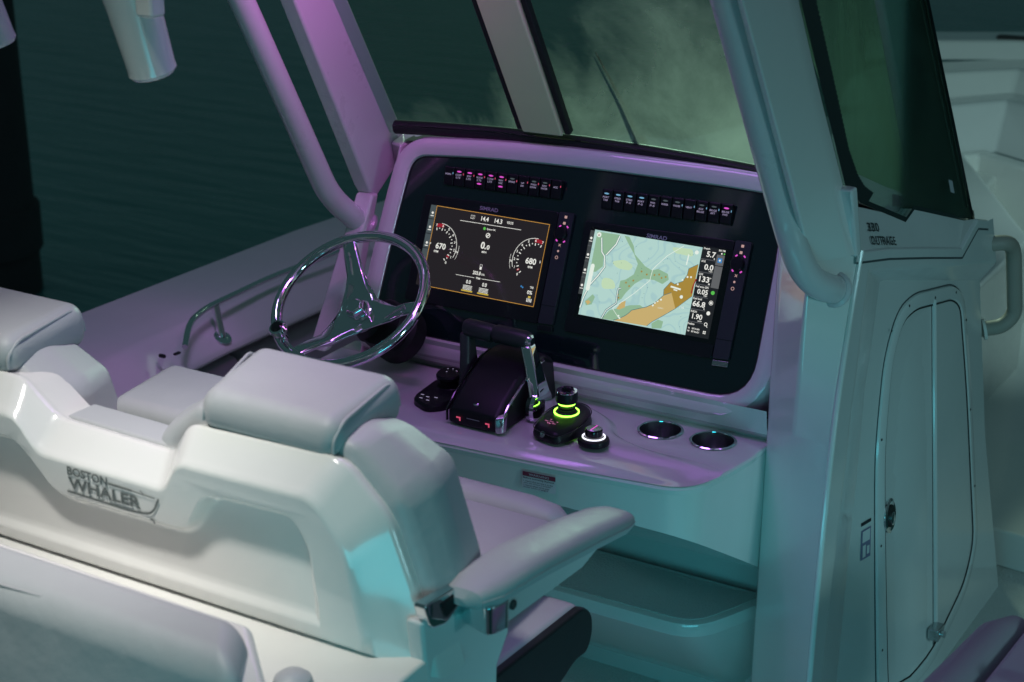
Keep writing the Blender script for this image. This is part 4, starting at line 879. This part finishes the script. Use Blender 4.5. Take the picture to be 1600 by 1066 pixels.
mb.loft([shl_(0, -1.42, -.012), shl_(0, -1.484, -.007), shl_(.005, -1.494, -.003), shl_(.03, -1.501), shl_(.10, -1.508), shl_(.45, -1.528), shl_(.78, -1.5455), shl_(.90, -1.5535), shl_(1.0, -1.5595), shl_(1.09, -1.5625), shl_(1.17, -1.563)])
def rcl(d, f): return [V(p.x, -1.563+f*(.010+.13*(p.y-1.05)), p.y) for p in offset2(Rr, -d*rs_)]
mb.filled(shl_(1.17, -1.563), [rcl(0, 0)])
mb.loft([rcl(0, 0), rcl(.003, .06), rcl(.007, .25), rcl(.013, .75), rcl(.018, .94), rcl(.025, 1.0)]); mb.filled(rcl(.025, 1.0), [])
bs = mb.build('back_shell', GEL, hs, ang=60); k_ = bs.modifiers.new('wn', 'WEIGHTED_NORMAL'); k_.weight = 90; k_.keep_sharp = True
# raised name lettering on the back
mb = MB(); tx = V(1, 0, 0); tz = V(0, 0, 1)
mb.text('BOSTON', V(.303, -1.5648, 1.2115), tx, tz, .017, .098, .03)
mb.text('WHALER', V(.342, -1.5648, 1.1880), tx, tz, .023, .175, .03)
mb.ribbon(fillet([V(.250, -1.5648, 1.1695), V(.41, -1.5648, 1.1675), V(.455, -1.5648, 1.1730), V(.472, -1.5648, 1.2070)], .05), .0042, (0, -1, 0))
mb.ribbon([V(.354, -1.5648, 1.2085), V(.41, -1.5648, 1.2078)], .0042, (0, -1, 0)); mb.ribbon([V(.41, -1.5648, 1.2078), V(.463, -1.5648, 1.2060)], .0020, (0, -1, 0))
mb.ribbon([V(.43, -1.5648, 1.2135), V(.438, -1.5648, 1.2075)], .002, (0, -1, 0))
mb.ribbon(fillet([V(.449, -1.5648, 1.1630), V(.456, -1.5648, 1.1630), V(.459, -1.5648, 1.1560)], .004), .0035, (0, -1, 0))
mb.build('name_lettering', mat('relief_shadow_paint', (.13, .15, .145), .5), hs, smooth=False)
for s_ in (0, 1):
    dx = -.80*s_
    rear = [(.50, 1.362), (.83, 1.364), (.928, 1.280), (.988, 1.122), (.985, .98), (.345, .98), (.345, 1.122), (.405, 1.280)]
    midl = [(.50, 1.372), (.84, 1.372), (.950, 1.300), (1.005, 1.118), (.995, .97), (.335, .97), (.325, 1.118), (.38, 1.300)]
    fron = [(.52, 1.335), (.815, 1.338), (.915, 1.300), (.975, 1.124), (.965, .97), (.365, .97), (.355, 1.124), (.42, 1.300)]
    MB().loft([[V(x+dx, -1.485, z) for x, z in rear], [V(x+dx, -1.40, z) for x, z in midl], [V(x+dx, -1.295, z) for x, z in fron]], cap0=True, cap1=True).build('back_cushion', VIN, hs, bevel=.026, seg=5, ang=10)
    dx = -.755*s_
    h = MB().hexa([(.515+dx, -1.508, 1.325), (.818+dx, -1.508, 1.325), (.795+dx, -1.265, 1.315), (.462+dx, -1.265, 1.315)], [(.522+dx, -1.503, 1.402), (.818+dx, -1.503, 1.402), (.794+dx, -1.268, 1.411), (.467+dx, -1.268, 1.411)]).build('headrest', VIN, hs, bevel=.036, seg=8)
    MB().tube(fillet([(.8085+dx, -1.4985, 1.345), (.808+dx, -1.497, 1.366), (.8075+dx, -1.468, 1.3922), (.7845+dx, -1.304, 1.4005), (.7845+dx, -1.279, 1.374), (.785+dx, -1.276, 1.35)], .018), .0034, n=8).build('piping', VIN, h)
    MB().tube(fillet([(.5275+dx, -1.4985, 1.345), (.530+dx, -1.497, 1.366), (.5315+dx, -1.468, 1.3922), (.4765+dx, -1.304, 1.4005), (.4765+dx, -1.279, 1.374)], .018), .0030, n=8).build('piping', VIN, h)
# centre pad and fold-down block between the two backs
MB().hexa([(.175, -1.488, 1.24), (.475, -1.488, 1.235), (.47, -1.42, 1.235), (.18, -1.42, 1.24)], [(.180, -1.486, 1.276), (.468, -1.486, 1.272), (.462, -1.42, 1.276), (.19, -1.42, 1.28)]).build('centre_pad', VIN, hs, bevel=.008)
MB().hexa([(.125, -1.335, 1.16), (.50, -1.335, 1.16), (.50, -1.10, 1.15), (.09, -1.10, 1.15)], [(.125, -1.325, 1.245), (.50, -1.325, 1.245), (.50, -1.10, 1.245), (.09, -1.10, 1.245)]).build('centre_armrest', VIN, hs, bevel=.03, seg=5)
# bottom cushions with a rolled front
MB().hexa([(-.28, -1.36, .88), (.93, -1.36, .88), (.90, -.88, .88), (-.25, -.88, .88)], [(-.28, -1.36, 1.0), (.93, -1.36, 1.0), (.88, -.87, .985), (-.25, -.87, .985)]).build('seat_cushion', VIN, hs, bevel=.025, seg=4)
MB().tube([V(-.25, -.852, .950), V(-.2, -.846, .958), V(.79, -.840, .958), (.845, -.843, .955), V(.875, -.850, .948), V(.888, -.856, .942)], [.03, .043, .043, .041, .030, .014], n=20).build('front_roll', VIN, hs)
MB().hexa([(.84, -.99, .905), (.905, -.985, .86), (.905, -.80, .865), (.84, -.80, .88)], [(.84, -.99, .95), (.905, -.97, .945), (.905, -.80, .945), (.84, -.80, .95)]).build('roll_end', VINK, hs, bevel=.012)
yz = [(-1.36, .884), (-.972, .872), (-.938, .84), (-.936, .79), (-.955, .762), (-1.36, .70)]
MB().prism([V(.40, y, z) for y, z in yz], (.58, 0, 0)).build('lower_cushion', VIN, hs, bevel=.02, seg=4)
MB().prism([V(.972, y, z) for y, z in rpoly([(-1.40, .880), (-.965, .866), (-.932, .835), (-.93, .79), (-.95, .758), (-1.0, .762), (-1.05, .742), (-1.40, .70)], [.0, .02, .02, .02, .02, .02, .02, 0], 4)], (.022, 0, 0)).build('lower_side_panel', VINK, hs, bevel=.006)
MB().hexa([(-.2, -1.6, .1), (.90, -1.6, .1), (.90, -1.02, .1), (-.2, -1.02, .1)], [(-.3, -1.54, 1.03), (.965, -1.54, 1.03), (.965, -1.05, .78), (-.3, -1.05, .78)]).build('pedestal', GEL, hs, bevel=.02)
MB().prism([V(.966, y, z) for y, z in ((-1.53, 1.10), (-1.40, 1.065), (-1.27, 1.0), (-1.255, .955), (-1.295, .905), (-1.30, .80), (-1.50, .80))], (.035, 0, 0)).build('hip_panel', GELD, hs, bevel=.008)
# armrest
ar = thing('armrest', (1.05, -1.2, 1.05), 'padded fold-down armrest on the right side of the helm seat', 'armrest')
loops = []
AP = ((-1.452, .014, 1.022, 1.116, .014), (-1.442, .038, 1.024, 1.130, .034), (-1.41, .053, 1.029, 1.140, .048), (-1.28, .055, 1.042, 1.142, .052), (-1.12, .053, 1.058, 1.128, .050), (-1.025, .049, 1.067, 1.114, .046), (-.99, .039, 1.071, 1.105, .036), (-.972, .017, 1.073, 1.095, .015))
for y, xw, cx, zt, tk in AP:
    n_ = 20; loops.append([V(cx+xw*math.copysign(abs(math.cos(2*math.pi*k/n_))**.7, math.cos(2*math.pi*k/n_)), y, zt-tk/2+tk/2*math.copysign(abs(math.sin(2*math.pi*k/n_))**.7, math.sin(2*math.pi*k/n_))) for k in range(n_)])
MB().loft(loops, cap0=True, cap1=True).build('pad', VIN, ar)
MB().tube([V(cx+xw*1.002, y, zt-tk*.5) for y, xw, cx, zt, tk in AP[1:-1]], .0016, n=6).build('seam', STITCH, ar)
MB().prism([V(1.048, y, z) for y, z in ((-1.40, 1.10), (-1.05, 1.085), (-1.06, 1.052), (-1.12, 1.038), (-1.40, 1.050))], (.024, 0, 0)).build('arm_plate', PAINT, ar, bevel=.004)
MB().prism([V(x, y, 1.050) for x, y in rpoly([(.995, -1.415), (1.072, -1.44), (1.086, -1.385), (1.005, -1.365)], .02, 6)], (0, 0, .052)).build('hinge_bracket', CHR, ar, bevel=.003)
MB().lathe([(.009, 0), (.009, .004), (.006, .006)], (1.072, -1.365, 1.078), (1, 0, 0), n=14).build('pivot_bolt', LINK, ar)
MB().prism([V(.985, y, z) for y, z in rpoly([(-1.535, 1.135), (-1.515, 1.083), (-1.47, 1.072), (-1.40, 1.10), (-1.41, 1.125), (-1.48, 1.13)], .012, 4)], (.024, 0, 0)).build('shell_bracket', CHR, ar, bevel=.004)
MB().prism([V(1.0, y, z) for y, z in rpoly([(-1.49, 1.118), (-1.475, 1.085), (-1.42, 1.10), (-1.42, 1.118)], .006, 4)], (.012, 0, 0)).build('bracket_pocket', BPLA, ar, bevel=.002)

# ================================================================== AFT BENCH (foreground)
ab = thing('aft_bench', (.3, -1.9, .1), 'grey padded bench back in a white rim at lower left', 'bench')
MB().hexa([(-.9, -1.735, .5), (.93, -1.735, .5), (1.02, -1.98, .5), (-.9, -1.98, .5)], [(-.9, -1.722, 1.145), (.815, -1.738, 1.145), (.965, -1.87, 1.12), (-.9, -1.87, 1.12)]).build('white_rim', GEL, ab, bevel=.014, seg=4)
MB().hexa([(-.9, -1.80, .5), (.93, -1.80, .5), (.985, -1.99, .5), (-.9, -1.99, .5)], [(-.9, -1.768, 1.182), (.835, -1.770, 1.182), (.915, -1.885, 1.165), (-.9, -1.885, 1.165)]).build('bench_cushion', VIN, ab, bevel=.042, seg=8)
MB().tube([V(-.4, -1.8715, 1.1595), V(.40, -1.8715, 1.1595), V(.49, -1.866, 1.1605), V(.535, -1.822, 1.1725)], .0022, n=6).build('seam', STITCH, ab)
tr = thing('aft_counter', (.6, -1.66, .1), 'narrow white counter between the helm seat and the bench', 'counter')
MB().hexa([(-.5, -1.72, .3), (1.0, -1.72, .3), (1.0, -1.50, .3), (-.5, -1.50, .3)], [(-.5, -1.72, 1.02), (1.0, -1.72, 1.02), (1.0, -1.50, 1.025), (-.5, -1.50, 1.025)]).build('top', GEL, tr, bevel=.008)
MB().lathe([(.030, 0), (.034, .02), (.030, .034), (.02, .042), (.0, .045)], (.865, -1.70, 1.01), n=24).build('round_cap', VIN, tr)

# ================================================================== STARBOARD COAMING (lower right)
sg = thing('starboard_coaming', (1.75, -.8, .4), 'dark grey padded coaming bolster with grey panel at lower right', 'coaming')
MB().tube([V(1.69, -.415, .73), V(1.686, -.43, .75), V(1.672, -.50, .758), V(1.648, -.78, .76), V(1.63, -1.1, .76), V(1.62, -1.6, .76)], [.018, .038, .048, .05, .05, .05], n=20).build('bolster', VIND, sg)
MB().hexa([(1.66, -1.6, .60), (2.2, -1.6, .60), (2.2, -.25, .60), (1.73, -.25, .60)], [(1.672, -1.6, .80), (2.2, -1.6, .86), (2.2, -.25, .86), (1.728, -.25, .80)]).build('panel', VINP, sg, bevel=.012)
MB().lathe([(.02, 0), (.02, .004), (.012, .006)], (1.80, -.70, .822), n=16).build('snap_stud', CHR, sg)

# grab handle on the console front -------------------------------------
gh = thing('grab_handle', (1.24, .95, .85), 'beige grab handle at the front right corner of the console', 'handle')
MB().tube(fillet([(1.19, .83, 1.165), (1.245, .86, 1.175), (1.25, .93, 1.145), (1.258, .985, .94), (1.235, .965, .905), (1.15, .93, .885)], .05, 7), .021, n=16).build('grip', mat('beige_vinyl', (.34, .31, .27), .5, bump=.2, bscale=500), gh)
MB().lathe([(.03, 0), (.03, .008)], (1.19, .83, 1.163), (1, .4, .1), n=18).build('foot', GEL, gh)
MB().lathe([(.03, 0), (.03, .008)], (1.185, .944, .892), (.8, .4, .2), n=18).build('foot', GEL, gh)
